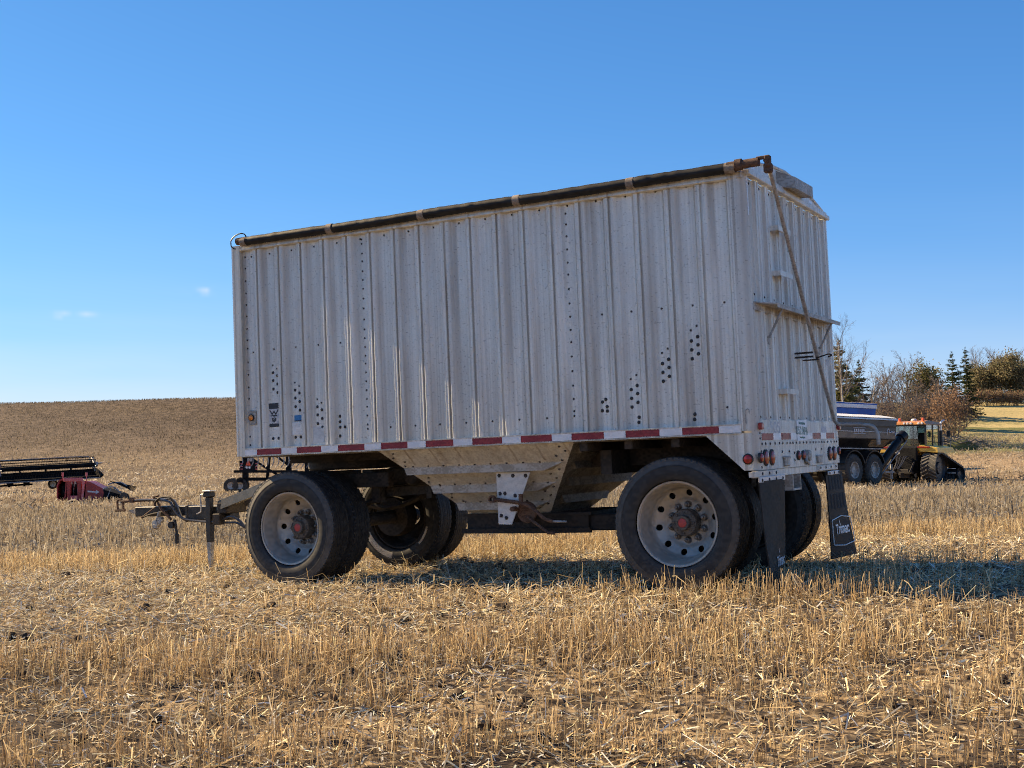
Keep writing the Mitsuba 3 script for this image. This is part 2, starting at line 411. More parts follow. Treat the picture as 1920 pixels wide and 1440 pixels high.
# rivets, three or four pixels each: real heads, one mesh per wall
head = lathe([(0.0011, -.006), (.006, -.0055), (.0095, -.003), (.0115, .0)], 8)
head_s = moved(head, s=.78)
side_r, big_r = [], []


def rv(x, z, big=False, y=YS): (big_r if big else side_r).append((x, y, z))


for k in range(19): rv(R0 + PIT * k + (.038 if k == 0 else 0), 1.884 + .0131 * (R0 + PIT * k) * 1.05)
for z in (1.89, 1.78, 1.66, 1.54, 1.43, 1.32, 1.20, 1.09, 1.01, .88, .76, .64, .53, .17, .09): rv(.113, z)
for z in (1.90, 1.86, 1.77, 1.70, 1.61, 1.53, 1.45, 1.36, 1.27, 1.17, 1.08, 1.0, .92, .84, .77, .69, .61, .53, .45, .38, .30, .22, .18): rv(1.472, z)
rv(1.53, .09)
for z in (1.87, 1.78, 1.68, 1.57, 1.46, 1.36, 1.24, 1.12, 1.01, .90, .80, .68, .56, .44, .33, .23, .19): rv(3.532, z)
for z in (1.96, 1.87, 1.76, 1.63, 1.53, 1.42, 1.30, 1.17, 1.04, .92, .80, .68, .55, .43, .31, .19): rv(4.948, z - .02)
for cx, cz in ((.41, .83), (.665, .65), (.917, .48)):
    for i, (dx, dz) in enumerate(((0, 0), (.048, -.035), (0, -.07), (.05, -.10), (0, -.145), (.05, -.18), (0, -.225), (.05, -.26))): rv(cx + dx, cz + dz, i > 1)
for x, z in ((1.168, .31), (1.168, .26), (1.168, .21), (1.222, .21), (1.164, .13), (.39, .14), (.455, .14), (.655, .14), (.715, .14)): rv(x, z, True)
for cx, cz in ((4.625, .84), (4.375, .68), (4.097, .49)):
    for i, (dx, dz) in enumerate(((0, 0), (-.05, -.03), (.003, -.085), (-.05, -.115), (.003, -.15), (-.05, -.185), (.003, -.22), (-.05, -.255))): rv(cx + dx, cz + dz, i > 1)
for x, z in ((3.82, .31), (3.79, .29), (3.83, .25), (3.83, .215), (3.785, .22), (4.105, .15), (4.10, .11), (4.575, .15), (4.57, .11)): rv(x, z, True)
for x in (.43, .69, .95, 1.2): rv(x, .98)
rv(.18, .97)
for x in (3.82, 4.08, 4.34, 4.60, 4.86): rv(x, 1.003)
for x in (1.72, 1.98, 2.235, 2.50, 2.76, 3.02, 3.28): rv(x, .185)
rv(4.84, .19)
tp('rivet_line', cat([moved(head, p, s=.86) for p in side_r]), 'rivet', 40, kind='stuff', label='small dark rivet heads along the ribbed side')
tp('rivet_cluster', cat([moved(head, p, s=1.35) for p in big_r]), 'rivet', 40, kind='stuff', label='larger dark rivet heads in stepped clusters low on the side')
rear_r = [(XR, .15 + PIT * k, .105) for k in range(9)] + [(XR, .15 + PIT * k, 1.93) for k in range(9)] + [(XR, .15 + PIT * k, 1.06) for k in range(9)]
tp('rivet_line', cat([moved(moved(head, rz=90), p, s=1.) for p in rear_r]), 'rivet', 40, kind='stuff')

# reflective tape along the bottom rail
cuts = [(.06, .23, 'w'), (.23, .52, 'r'), (.52, .70, 'w'), (.70, .98, 'r'), (.98, 1.17, 'w'), (1.17, 1.46, 'r'), (1.46, 1.64, 'w'), (1.64, 1.92, 'r'), (1.92, 2.11, 'w'), (2.11, 2.39, 'r'),
        (2.39, 2.58, 'w'), (2.58, 2.87, 'r'), (2.87, 3.05, 'w'), (3.05, 3.34, 'r'), (3.34, 3.52, 'w'), (3.52, 3.81, 'r'), (3.81, 4.0, 'w'), (4.0, 4.29, 'r'), (4.29, 4.48, 'w'), (4.48, 4.78, 'r'), (4.78, 4.955, 'w')]
for a, b, c in cuts:
    tp('red_tape' if c == 'r' else 'white_tape', box(a + .001, b - .001, -.0325, -.0303, -.008, .046), 'tape_red' if c == 'r' else 'tape_white')
for a, b, c in ((.07, .37, 'r'), (.37, .58, 'w'), (.58, .86, 'r'), (.86, 1.07, 'w'), (1.34, 1.53, 'w'), (1.53, 1.80, 'r'), (1.80, 1.99, 'w'), (1.99, 2.28, 'r')):
    tp('red_tape' if c == 'r' else 'white_tape', box(L + .0135, L + .0155, a + .001, b - .001, -.075, -.022), 'tape_red' if c == 'r' else 'tape_white')
# upright reflective strips
tp('white_tape', box(5.081, 5.083, .026, .046, 1.66, 1.97), 'tape_white')
tp('white_tape', box(5.083, 5.085, Wd - .05, Wd - .03, 1.63, 1.93), 'tape_white')

# rolled tarp and its straps
rng = np.random.default_rng(3)
xs = np.linspace(.215, 4.975, 130); ang = np.arange(20) * 2 * PI / 20
rad = .041 + .0012 * np.sin(xs * 9) + .0012 * rng.standard_normal(130)
sx = np.array([.18, 1.19, 2.18, 3.13, 4.16, 4.99])
rad -= .003 * np.exp(-((xs[:, None] - sx) / .05) ** 2).sum(1)
wob = 1 + .05 * meshkit.noise(np.stack([np.repeat(xs[:, None] * 7, 20, 1), np.repeat(ang[None] * 1.6, 130, 0), np.zeros((130, 20))], -1), 2)
R_ = rad[:, None] * wob
cz = 2.022 + .003 * np.sin(xs * 3.1)
v = np.stack([np.repeat(xs[:, None], 20, 1), -.070 + R_ * np.cos(ang), cz[:, None] + R_ * np.sin(ang)], -1).reshape(-1, 3)
i, j = np.meshgrid(np.arange(129), np.arange(20), indexing='ij')
q = np.stack([i * 20 + j, i * 20 + (j + 1) % 20, (i + 1) * 20 + (j + 1) % 20, (i + 1) * 20 + j], -1).reshape(-1, 4)
tarp = tp('rolled_tarp', (v, q), 'tarp', True)
for k, x in enumerate(sx):
    w = .032 if k < 5 else .04
    tp('tarp_strap', moved(lathe([(.0405, -w), (.0445, -w), (.0452, 0), (.0445, w), (.0405, w)], 24, 'x'), (x, -.070, 2.022)), 'strap', label='tan strap round the rolled tarp' if k == 0 else None)
tp('tarp_tube', cat(tube([(4.97, -.078, 2.034), (5.22, -.078, 2.036)], .034, 14), moved(lathe([(.034, -.03), (.045, -.025), (.045, .025), (.034, .03)], 20, 'x'), (5.06, -.078, 2.035))), 'rust')
tp('tarp_tube', tube([(.10, -.078, 2.03), (.22, -.078, 2.032)], .034, 14), 'rust')
tp('crank_joint', cat(box(5.20, 5.30, -.095, -.06, 2.050, 2.075, .006), box(5.265, 5.31, -.10, -.05, 1.985, 2.075, .008), box(5.25, 5.315, -.082, -.03, 1.945, 2.02, .01), tube([(5.28, -.12, 2.03), (5.28, -.03, 2.03)], .016)), 'rust')
tp('tarp_cord', tube(curve([(.08, -.08, 1.96), (.045, -.10, 1.99), (.05, -.11, 2.03), (.10, -.10, 2.085), (.16, -.09, 2.10), (.20, -.08, 2.085), (.205, -.07, 2.05), (.14, -.08, 2.03), (.10, -.09, 2.05), (.13, -.10, 2.035)], 40), .006, 6), 'black')
# crank rod with its bent grip, leaning across the rear
rod = [(5.285, -.04, 1.99), (5.285, 1.07, .60), (5.29, 1.43, .15), (5.295, 1.49, .07), (5.33, 1.52, .040), (5.40, 1.52, .036), (5.55, 1.52, .024), (5.605, 1.52, .010), (5.635, 1.52, -.035), (5.645, 1.52, -.075), (5.646, 1.52, -.145)]
rod = np.vstack([np.linspace(rod[0], rod[1], 3), np.linspace(rod[1], rod[2], 3)[1:], curve(rod[2:-1], 26)[1:], [rod[-1]]])
tp('crank_rod', tube(rod, .0165, 12), 'rod', 40)
tp('rod_holder', cat(box(XR, 5.215, 1.195, 1.215, .645, .66), box(XR, 5.215, 1.195, 1.215, .61, .625), box(5.17, 5.30, 1.02, 1.10, .575, .583), tube(curve([(5.29, 1.02, .59), (5.34, 1.0, .60), (5.39, 1.02, .615), (5.40, 1.08, .61), (5.36, 1.13, .60)], 12), .006, 6)), 'frame')
tp('rod_tag', hull([(5.34, 1.07, .575), (5.40, 1.07, .575), (5.37, 1.07, .49), (5.34, 1.074, .575), (5.40, 1.074, .575), (5.37, 1.074, .49)]), 'decal_white')
# rear roof end, walkway, ladder steps
arch = [(.0, 2.047), (.0, 2.07), (.42, 2.135), (.85, 2.195), (1.22, 2.215), (1.60, 2.195), (2.02, 2.135), (2.44, 2.06), (2.44, 2.047)]
tp('roof_end', cat(prism(arch, 5.015, 5.045, 'x'), tube([(5.05, a, b + .006) for a, b in arch[1:-1]], .013, 6)), 'alu')
for q in ((.23, .37, 2.11), (1.98, 2.10, 2.105), (2.16, 2.28, 2.085)): tp('white_panel', box(5.0455, 5.047, q[0], q[1], 2.05, q[2]), 'tape_white')
tp('roof_box', hull([(5.046, .98, 2.185), (5.046, 1.58, 2.21), (5.046, .98, 2.05), (5.046, 1.58, 2.05), (5.20, 1.0, 2.115), (5.20, 1.55, 2.125), (5.20, 1.0, 2.02), (5.20, 1.55, 2.03)]), 'alu_dirty')
deck = Polygon([(5.075, .03), (5.20, .28), (5.20, 2.28), (5.075, 2.30)])
tp('walkway', cat(prism(deck, .982, .992, 'z'), box(5.194, 5.20, .285, 2.28, .958, .9815), box(5.078, 5.084, .03, 2.29, .930, .9815)), 'alu_dirty')
for y in (.385, 1.93):
    tp('walkway_brace', cat(tube([(5.09, y, .735), (5.185, y + .09, .968)], .010, 6), box(5.078, 5.088, y - .015, y + .015, .68, .75)), 'alu_dirty')
for z, y1 in ((1.635, .93), (1.268, .93), (.313, .92)):
    tp('ladder_step', cat(box(XR + .02, 5.155, .575, y1, z + .012, z + .020), box(5.147, 5.155, .575, y1, z - .022, z + .0115), box(XR + .02, 5.147, .575, .583, z - .022, z + .0115)), 'alu')
# tail: gusset, panel, lamps, plate
tp('rear_gusset', cat(prism([(4.66, -.016), (4.958, -.016), (5.034, -.016), (5.034, -.302), (4.965, -.302)], -.024, -.018), prism([(5.034, -.018), (5.066, .004), (5.082, .020), (5.082, .05), (5.076, .05), (5.034, -.010)], -.302, -.0005, 'z')), 'alu')
tp('tail_panel', cat(box(L - .01, L + .006, .05, Wd - .06, -.302, .078), box(L + .006, L + .0135, .02, 2.34, -.080, .082), box(L + .006, L + .011, .03, Wd - .06, -.302, -.124)), 'alu')
tp('tail_strip', box(L + .0065, L + .016, .02, 2.36, -.124, -.082), 'alu')
ys = (.06, .15, .27, .40, .52, .61, .73, .82, .90, 1.0, 1.11, 1.22, 1.32, 1.43, 1.53, 1.62, 1.72, 1.82, 1.90, 2.02, 2.14, 2.26, 2.34)
tp('rivet_line', cat([moved(moved(head, rz=90), (L + .016, y, -.103), s=1.1) for y in ys] + [moved(moved(head, rz=90), (L + .011, y, z), s=1.1) for y, z in ((.6, -.17), (.8, -.17), (.95, -.185), (.95, -.245), (1.62, -.165), (1.82, -.165), (.62, -.045), (.83, -.045), (1.6, -.045), (1.8, -.045), (.04, -.16), (.04, -.22), (.04, -.28), (.03, -.02), (.03, -.06))]), 'rivet', 40, kind='stuff')


def oval_lamp(y, z, ry, rz, name='tail_lamp', x=L + .011, axis='x', lens='lens_red'):
    rim = lathe([(1.0, -.004), (1.0, .010), (.86, .014), (.80, .010), (.80, .004), (.0, .004)], 28, 'x')
    le = lathe([(.80, .004), (.76, .016), (.5, .022), (.001, .025)], 28, 'x')
    for m in (rim, le): m.vertices[:, 1] *= ry; m.vertices[:, 2] *= rz
    if axis == 'y':
        for m in (rim, le):
            vv = m.vertices.copy(); m.vertices = np.stack([vv[:, 1], -vv[:, 0], vv[:, 2]], 1); m.invert()
        d = (y, x, z)
    else: d = (x, y, z)
    k = tp(name, moved(rim, d), 'rubber', 40)
    put(k, 'lens', moved(le, d), lens, 40, TMX)


for y, ry in ((.142, .078), (.302, .070), (2.085, .072), (2.24, .072)): oval_lamp(y, -.21, ry * .92, .064)
for y in (.015, 1.055, 1.20): oval_lamp(y + .002, -.208, .052, .040)
oval_lamp(2.405, -.19, .03, .040, x=L + .012)
oval_lamp(4.998, -.215, .042, .042, 'side_lamp', -.024, 'y')
for y in (.02, Wd - .03):
    k = tp('marker_lamp', box(L + .012, L + .045, y - .03, y + .03, .005, .060, .008), 'lens_red')
tp('lamp_socket', cat(box(L + .011, L + .030, .62, .76, -.290, -.215, .008), box(L + .011, L + .032, .60, .78, -.228, -.208, .006)), 'alu_dirty')
tp('lamp_socket', cat(box(L + .011, L + .030, 1.63, 1.77, -.290, -.222, .008), box(L + .011, L + .032, 1.61, 1.79, -.235, -.215, .006)), 'alu_dirty')
tp('plug_socket', cat(moved(lathe([(.001, .035), (.045, .03), (.05, .0), (.052, -.01)], 16, 'x'), (L + .02, 1.30, -.215)), moved(box(0, .025, -.04, .06, -.06, .0, .008), (L + .015, 1.28, -.225), rx=-18)), 'alu_dirty')
pl = tp('number_plate', moved(prism(Polygon([(-.15, -.08), (.15, -.08), (.15, .08), (-.15, .08)]).buffer(.006), 0, .003, 'x'), (L + .017, 1.19, .0), rx=1.5), 'plate_white')


def text_on(s, h, place, m, parent, name='lettering', depth=.0015, bold=True, sq=1.0):
    """lettering placed by place(u, v, w): along the line, up, and out of the surface"""
    t = meshkit.text_mesh(s, h, depth, bold)
    w = t.vertices[:, 0].max() - t.vertices[:, 0].min()
    vv = t.vertices.copy(); vv[:, 0] = (vv[:, 0] - vv[:, 0].min() - w / 2) * sq
    t.vertices = np.array([place(*q) for q in vv])
    return put(parent, name, t, m, False, TMX)


pp = lambda v0: (lambda u, v, w: (L + .0202 + w, 1.19 + u, v + v0 - .026 * u))
text_on('252 NPA', .064, pp(-.035), 'plate_green', pl, sq=1.02 * .27 / .30)
text_on('Saskatchewan', .022, pp(.050), 'plate_green', pl, sq=.9)
text_on('Land of Living Skies', .013, pp(-.066), 'plate_green', pl, sq=.95)
text_on('-505', .085, lambda u, v, w: (L + .0137 + w, .39 + u, v - .018), 'worn_white', tr, 'fleet_number', sq=1.25)
tp('worn_sticker', box(L + .0137, L + .0147, 1.83, 2.02, -.020, .035), 'worn_white')
# bumper pieces, hitch tube, mud flaps
tp('rear_beam', cat(box(L - .06, L + .0, .0, Wd - .03, -.362, -.304, .004), box(L + .001, L + .020, -.18, .44, -.350, -.310), box(L + .001, L + .020, 1.69, 2.31, -.352, -.312), box(L - .02, L + .012, -.19, -.02, -.352, -.312)), 'alu')
tp('flap_plate', box(L + .0205, L + .035, -.10, .57, -.396, -.352, .003), 'alu_plate')
tp('flap_plate', box(L + .0305, L + .042, 1.90, 2.29, -.400, -.366, .003), 'alu_plate')
tp('rivet_line', cat([moved(moved(head, rz=90), (x, y, z), s=1.2) for x, y, z in [(L + .035, a, -.378) for a in (-.04, .14, .32, .50)] + [(L + .020, a, -.330) for a in (.02, .2, .38, 1.72, 1.9, 2.08, 2.26)] + [(L + .042, a, -.384) for a in (1.94, 2.10, 2.26)]]), 'rivet', 40, kind='stuff')
ht = [(.80, -.36), (1.04, -.36), (1.04, -.49), (.80, -.49)]
tp('hitch_tube', cat(box(L - .32, L + .03, .80, .818, -.49, -.363), box(L - .32, L + .03, 1.022, 1.04, -.49, -.363), box(L - .32, L + .03, .8185, 1.0215, -.49, -.474)), 'alu_dirty')


def flap(corner, nz=14, nu=9):
    """a hanging rubber sheet: corner(u, v) -> point on its rear face"""
    g = np.array([[corner(u, v) for u in np.linspace(0, 1, nu)] for v in np.linspace(0, 1, nz)])
    back = g - np.array([.010, 0, 0])
    v = np.vstack([g.reshape(-1, 3), back.reshape(-1, 3)]); n0 = nz * nu
    f = []
    for a in range(nz - 1):
        for b in range(nu - 1):
            k = a * nu + b
            f += [(k, k + nu, k + 1), (k + 1, k + nu, k + nu + 1), (n0 + k, n0 + k + 1, n0 + k + nu), (n0 + k + 1, n0 + k + nu + 1, n0 + k + nu)]
    ring = [b for b in range(nu)] + [a * nu + nu - 1 for a in range(1, nz)] + [(nz - 1) * nu + b for b in range(nu - 2, -1, -1)] + [a * nu for a in range(nz - 2, 0, -1)]
    for a, b in zip(ring, ring[1:] + ring[:1]): f += [(a, b, n0 + b), (a, n0 + b, n0 + a)]
    return trimesh.Trimesh(v, np.array(f), process=False)


def fl(u, v): s = v * v; return (L + .030 + s * (.055 * (1 - u) - .03 * u) + .012 * math.sin(u * 3 + v * 2), -.10 + .66 * u + .015 * s, -.385 - .83 * v)


def fr(u, v): s = v * v; return (L + .018 + .02 * v * (1 - v) * 4 * .6 + s * (.0 + .085 * u), 1.88 + .60 * u + .06 * s, -.375 - .775 * v)


k1 = tp('mud_flap', flap(fl), 'flap', 40, 'plain black mud flap on the near side')
k2 = tp('mud_flap', flap(fr), 'flap', 40, 'slotted black mud flap on the far side with framed lettering')


def on_flap(fn, u0, v0, wu, hv):
    def place(u, v, w):
        p = np.array(fn(u0 + u / wu, v0 - v / hv)); return p + np.array([.006 + w, 0, 0])
    return place


text_on('Trimac', .075, on_flap(fl, .66, .80, .66, .83), 'worn_white', k1, sq=1.0)
text_on('Trimac', .085, on_flap(fr, .55, .725, .60, .775), 'plate_white', k2, sq=1.02)
for fn, kk, u0, v0, mm in ((fl, k1, .57, .80, 'worn_white'), (fr, k2, .44, .725, 'plate_white')):      # small flame over the letters
    pf = on_flap(fn, u0, v0, .66, .83)
    pts = [pf(a, b, w) for a, b in ((-.007, .100), (.007, .100), (.009, .112), (.0, .135), (-.007, .112)) for w in (0, .0015)]
    put(kk, 'flame_mark', hull(pts), mm, False, TMX)
pf = on_flap(fr, .55, .69, .60, .775)
fr_out = np.array(Polygon([(-.26, -.105), (0, -.125), (.26, -.105), (.27, .09), (0, .115), (-.27, .09)]).buffer(.015).exterior.coords)
put(k2, 'badge_frame', tube([pf(a, b, .001) for a, b in fr_out], .0042, 5, False), 'plate_white', 40, TMX)
slots = []
for v0, v1 in ((.05, .21), (.26, .43)):
    for u in (.16, .33, .50, .67, .84):
        slots.append(tube([np.array(fr(u, vv)) + [.001, 0, 0] for vv in np.linspace(v0, v1, 5)], .009, 4))
put(k2, 'slot_row', cat(slots), 'decal_black', False, TMX, kind='stuff')
# decals and the marker lamp on the near side
tp('marker_plate', prism(Polygon([(.125, .295), (.185, .295), (.185, .400), (.125, .400)]).buffer(.016), YS - .012, YS - .001), 'alu_dirty')
mk = tp('marker_lamp', moved(lathe([(.032, 0), (.032, -.012), (.026, -.015), (.0255, -.01)], 24), (.148, YS - .012, .348)), 'rubber', 40)
put(mk, 'lens', moved(lathe([(.0255, 0), (.0255, -.014), (.016, -.022), (.001, -.025)], 24), (.148, YS - .012, .348)), 'lens_amber', 40, TMX)
YD = YS - .0016


def dec(poly, m, name='decal', y0=None, t=.0012, parent=tr):
    y1 = YD if y0 is None else y0
    return put(parent, name, prism(poly, y1 - t, y1), m, False, TMX)


def rect(x0, x1, z0, z1): return [(x0, z0), (x1, z0), (x1, z1), (x0, z1)]


dk = dec(rect(.352, .468, .248, .472), 'worn_white', 'maker_decal')
for r in (rect(.352, .468, .418, .472), rect(.352, .468, .248, .280)): dec(r, 'decal_black', 'dark_band', YD - .0013, parent=dk)
wv = [(.364, .404), (.389, .368), (.410, .394), (.431, .368), (.457, .404)]
from shapely.geometry import LineString
hook = [LineString(wv).buffer(.006), LineString([(.378, .355), (.442, .355)]).buffer(.0055), LineString([(.410, .355), (.410, .305)]).buffer(.005),
        LineString([(.391, .328), (.394, .308), (.410, .298), (.426, .308), (.429, .328)]).buffer(.0075)]
put(dk, 'letter_mark', cat([prism(h, YD - .0026, YD - .0013) for h in hook]), 'decal_black', False, TMX)
b0 = dec(rect(.648, .730, .288, .345), 'decal_blue', 'blue_decal')
dec(rect(.648, .730, .288, .297), 'decal_black', 'dark_band', YD - .0013, parent=b0)
tp('paper_holder', cat(prism(rect(.628, .738, .160, .278), YS - .010, YS - .001), prism(rect(.640, .732, .166, .270), YS - .0115, YS - .0102)), 'decal_white')
tp('patch_plate', prism(Polygon(rect(.842, .985, .082, .215)).buffer(.004), YS - .006, YS - .0005), 'alu_plate')
tp('door_hook', tube(curve([(5.0, -.03, .05), (4.995, -.034, .12), (5.0, -.034, .16), (5.02, -.034, .165), (5.03, -.034, .13)], 14), .004, 6), 'steel')
# floor over the axles, hoppers
tp('floor', cat(box(.02, 1.60, .03, Wd - .03, -.030, -.020), box(3.50, 5.03, .03, Wd - .03, -.030, -.020)), 'shaded_alu')
cy = Wd / 2
yb = .80


def hop(x0, x1, xb0, xb1, zb=-.63):
    t = [(x0, .03, -.02), (x1, .03, -.02), (x1, Wd - .03, -.02), (x0, Wd - .03, -.02)]
    b = [(xb0, yb, zb), (xb1, yb, zb), (xb1, Wd - yb, zb), (xb0, Wd - yb, zb)]
    return t, b


t_, b_ = hop(1.57, 3.51, 2.06, 2.88)
for nm, (a, b) in zip(('hopper_side', 'hopper_end', 'hopper_side', 'hopper_end'), ((0, 1), (1, 2), (2, 3), (3, 0))):
    vv = np.array([t_[a], t_[b], b_[b], b_[a]])
    nrm = np.cross(vv[1] - vv[0], vv[2] - vv[0]); nrm /= np.linalg.norm(nrm)
    tp(nm, hull(np.vstack([vv, vv - nrm * .006])), 'alu' if nm == 'hopper_side' else 'shaded_alu')  # hopper ends take the darker copy, their shadow painted in
sl = lambda z: .03 + (yb - .03) * (-.02 - z) / .61          # y of the side slope at height z
xl = lambda z: 1.57 + .49 * (-.02 - z) / .61
xr = lambda z: 3.51 - .63 * (-.02 - z) / .61
for z0, z1 in ((-.178, -.250), (-.350, -.428), (-.520, -.595)):
    yo = sl(z1) - .004; yi = sl(z0) - .004
    x0a, x0b, x1a, x1b = xl(z0) + .005, xl(z1) + .0, xr(z0) - .07, xr(z1) - .03
    tp('hopper_rib', hull([(x0a, yi, z0), (x1a + .04, yi, z0), (x0b - .02, yi - .004, z1), (x1b - .12, yi - .004, z1), (x0b, yo, z1), (x1b - .08, yo, z1)]), 'alu_dirty')
for z0, z1 in ((-.055, -.115), (-.175, -.245), (-.315, -.395), (-.475, -.55)):
    xi, xo = xr(z0) + .004, xr(z1) + .004
    tp('hopper_rib', hull([(xi, sl(z0) + .1, z0), (xi, Wd - sl(z0) - .1, z0), (xi + .004, sl(z0) + .16, z1), (xi + .004, Wd - sl(z0) - .16, z1), (xo, sl(z1) + .1, z1), (xo, Wd - sl(z1) - .1, z1)]), 'shaded_alu')
hr = []
tilt = math.degrees(math.atan2(.77, .61))


def on_slope(x, z, s=1.): return moved(moved(head, rx=-tilt + 90 - 51, s=s), (x, sl(z) - .007, z))


for i in range(15):
    z = -.05 - i * .038
    hr.append(on_slope(xl(z) + (.05 if i % 2 else .11), z, 1.25)); hr.append(on_slope(xr(z) - (.05 if i % 2 else .12), z, 1.25))
for z0 in (-.172, -.344, -.514):
    for x in np.arange(xl(z0) + .12, xr(z0) - .2, .16): hr.append(on_slope(x, z0, 1.1))
tp('rivet_line', cat(hr), 'rivet', 40, kind='stuff')
BRK = [(2.62, -.252), (2.955, -.262), (2.875, -.445), (2.755, -.708), (2.625, -.704)]
brk = tp('gate_bracket', prism(BRK, .290, .298), 'alu_plate', label='bright tapered plate with bolts on the hopper side')
put(brk, 'bolt_row', cat([moved(head, (x, .290, z), s=1.6) for x, z in ((2.65, -.282), (2.785, -.287), (2.91, -.290), (2.652, -.440), (2.70, -.438), (2.655, -.630), (2.705, -.650), (2.80, -.460))]), 'rivet', 40, TMX, kind='stuff')
tp('bracket_arm', cat(box(2.64, 2.68, .299, .77, -.70, -.66), box(2.70, 2.73, .299, .77, -.69, -.65)), 'frame')
tp('gate_trough', cat(box(2.02, 3.26, .78, .80, -.80, -.635), box(2.02, 3.26, Wd - .80, Wd - .78, -.80, -.635), box(2.02, 2.04, .8005, Wd - .8005, -.80, -.635), box(3.24, 3.26, .8005, Wd - .8005, -.80, -.635),
                      box(1.98, 3.29, .74, .779, -.815, -.770), box(1.98, 3.29, .765, .777, -.66, -.636), box(2.1, 3.2, .83, Wd - .83, -.812, -.80)), 'frame')
tp('gate_wheel', moved(lathe([(.001, -.01), (.09, -.01), (.095, 0), (.09, .02), (.001, .02)], 28), (2.885, .335, -.605)), 'rust')
lev = curve([(2.62, .24, -.485), (2.71, .24, -.498), (2.85, .24, -.518), (2.92, .24, -.535), (3.03, .24, -.600), (3.11, .24, -.662), (3.18, .24, -.682)], 26)
tp('gate_lever', cat(tube(lev, .017, 8), moved(lathe([(.018, -.02), (.032, -.02), (.032, .02), (.018, .02)], 16), (2.60, .24, -.483)), box(2.865, 2.895, .23, .255, -.52, -.445)), 'rust', 40)
tp('gate_shaft', tube([(2.80, .60, -.565), (2.80, .22, -.572)], .022, 10), 'rust', 40)
tp('gate_link', tube([(2.89, .32, -.645), (3.02, .27, -.712), (3.13, .24, -.778), (3.18, .27, -.785)], .014, 8), 'rust', 40)
tp('gate_rod', tube([(3.17, .24, -.682), (3.31, .24, -.686)], .010, 8), 'steel')
# rear running gear
XF, XB, AZ_ = .536, 4.374, -.70
tp('frame_rail', cat(box(3.3, 5.0, .70, .78, -.24, -.031), box(3.3, 5.0, Wd - .78, Wd - .70, -.24, -.031)), 'frame')
tp('cross_member', cat(*[box(x, x + .07, .05, Wd - .05, -.10, -.031) for x in (3.55, 3.95, 4.35, 4.75)], box(3.62, 3.72, .30, Wd - .3, -.30, -.101)), 'frame')
tp('rear_axle', cat(tube([(XB, .25, AZ_), (XB, Wd - .25, AZ_)], .068, 14), *[moved(lathe([(.07, -.09), (.20, -.09), (.21, .0), (.20, .09), (.07, .09)], 24), (XB, y, AZ_)) for y in (.62, Wd - .62)]), 'frame', 40)
for y in (.78, Wd - .78):
    tp('leaf_spring', cat(tube(curve([(XB - .48, y, AZ_ + .26), (XB - .2, y, AZ_ + .13), (XB, y, AZ_ + .10), (XB + .2, y, AZ_ + .13), (XB + .48, y, AZ_ + .26)], 16), .030, 6), box(XB - .54, XB - .44, y - .05, y + .05, AZ_ + .2, -.241), box(XB + .44, XB + .54, y - .05, y + .05, AZ_ + .2, -.241)), 'frame')
tp('radius_beam', cat(box(3.24, 4.1, .82, .94, -.80, -.66, .01), box(3.24, 4.1, Wd - .94, Wd - .82, -.80, -.66, .01)), 'frame')
# front dolly
tp('turntable', moved(lathe([(.30, -.05), (.52, -.05), (.54, -.03), (.54, .05), (.30, .05), (.30, -.05)], 40, 'z'), (XF, cy, -.13)), 'frame', 40)
tp('dolly_frame', cat(box(XF - .75, XF + .70, .66, .76, -.36, -.22, .006), box(XF - .75, XF + .70, Wd - .76, Wd - .66, -.36, -.22, .006), box(XF - .45, XF - .33, .761, Wd - .761, -.35, -.19), box(XF + .33, XF + .45, .761, Wd - .761, -.35, -.19),
                      box(.1, 1.55, .62, .70, -.10, -.031), box(.1, 1.55, Wd - .70, Wd - .62, -.10, -.031), box(XF + .5, XF + .58, .9, Wd - .9, -.46, -.37)), 'frame')
tp('front_axle', cat(tube([(XF, .25, AZ_), (XF, Wd - .25, AZ_)], .068, 14), *[moved(lathe([(.07, -.09), (.20, -.09), (.21, .0), (.20, .09), (.07, .09)], 24), (XF, y, AZ_)) for y in (.62, Wd - .62)]), 'frame', 40)
for y in (.80, Wd - .80):
    tp('leaf_spring', cat(tube(curve([(XF - .48, y, AZ_ + .24), (XF - .2, y, AZ_ + .13), (XF, y, AZ_ + .10), (XF + .2, y, AZ_ + .13), (XF + .48, y, AZ_ + .24)], 16), .030, 6), box(XF - .53, XF - .44, y - .05, y + .05, AZ_ + .19, -.361), box(XF + .44, XF + .53, y - .05, y + .05, AZ_ + .19, -.361)), 'frame')
tp('air_tank', moved(lathe([(.001, -.36), (.08, -.35), (.11, -.31), (.11, .31), (.08, .35), (.001, .36)], 20), (1.35, cy, -.26)), 'frame', 40)
# drawbar
for s in (-1, 1):
    a = np.array([-1.28, cy + s * .10, -.52]); b = np.array([-.20, cy + s * .52, -.30]); d = np.array([0, .035, 0]); h = np.array([.012, 0, .052])
    tp('drawbar_arm', hull([p + sy * d + sz * h for p in (a, b) for sy in (-1, 1) for sz in (-1, 1)]), 'tongue')
tp('drawbar_tube', cat(box(-2.565, -1.76, cy - .055, cy + .055, -.622, -.512, .010), box(-1.77, -1.14, cy - .075, cy + .075, -.675, -.515, .012), box(-1.785, -1.755, cy - .085, cy + .085, -.69, -.507, .006)), 'tongue')
tp('drawbar_nose', hull([(-2.566, cy - .04, -.535), (-2.566, cy + .04, -.535), (-2.566, cy - .04, -.595), (-2.566, cy + .04, -.595), (-2.70, cy - .012, -.552), (-2.70, cy + .012, -.552), (-2.70, cy, -.575)]), 'steel')
tp('hinge_block', cat(box(-1.25, -1.12, cy - .17, cy + .17, -.60, -.48, .01), box(-1.30, -1.20, cy - .19, cy - .10, -.72, -.60, .008)), 'frame')
yj = 1.10
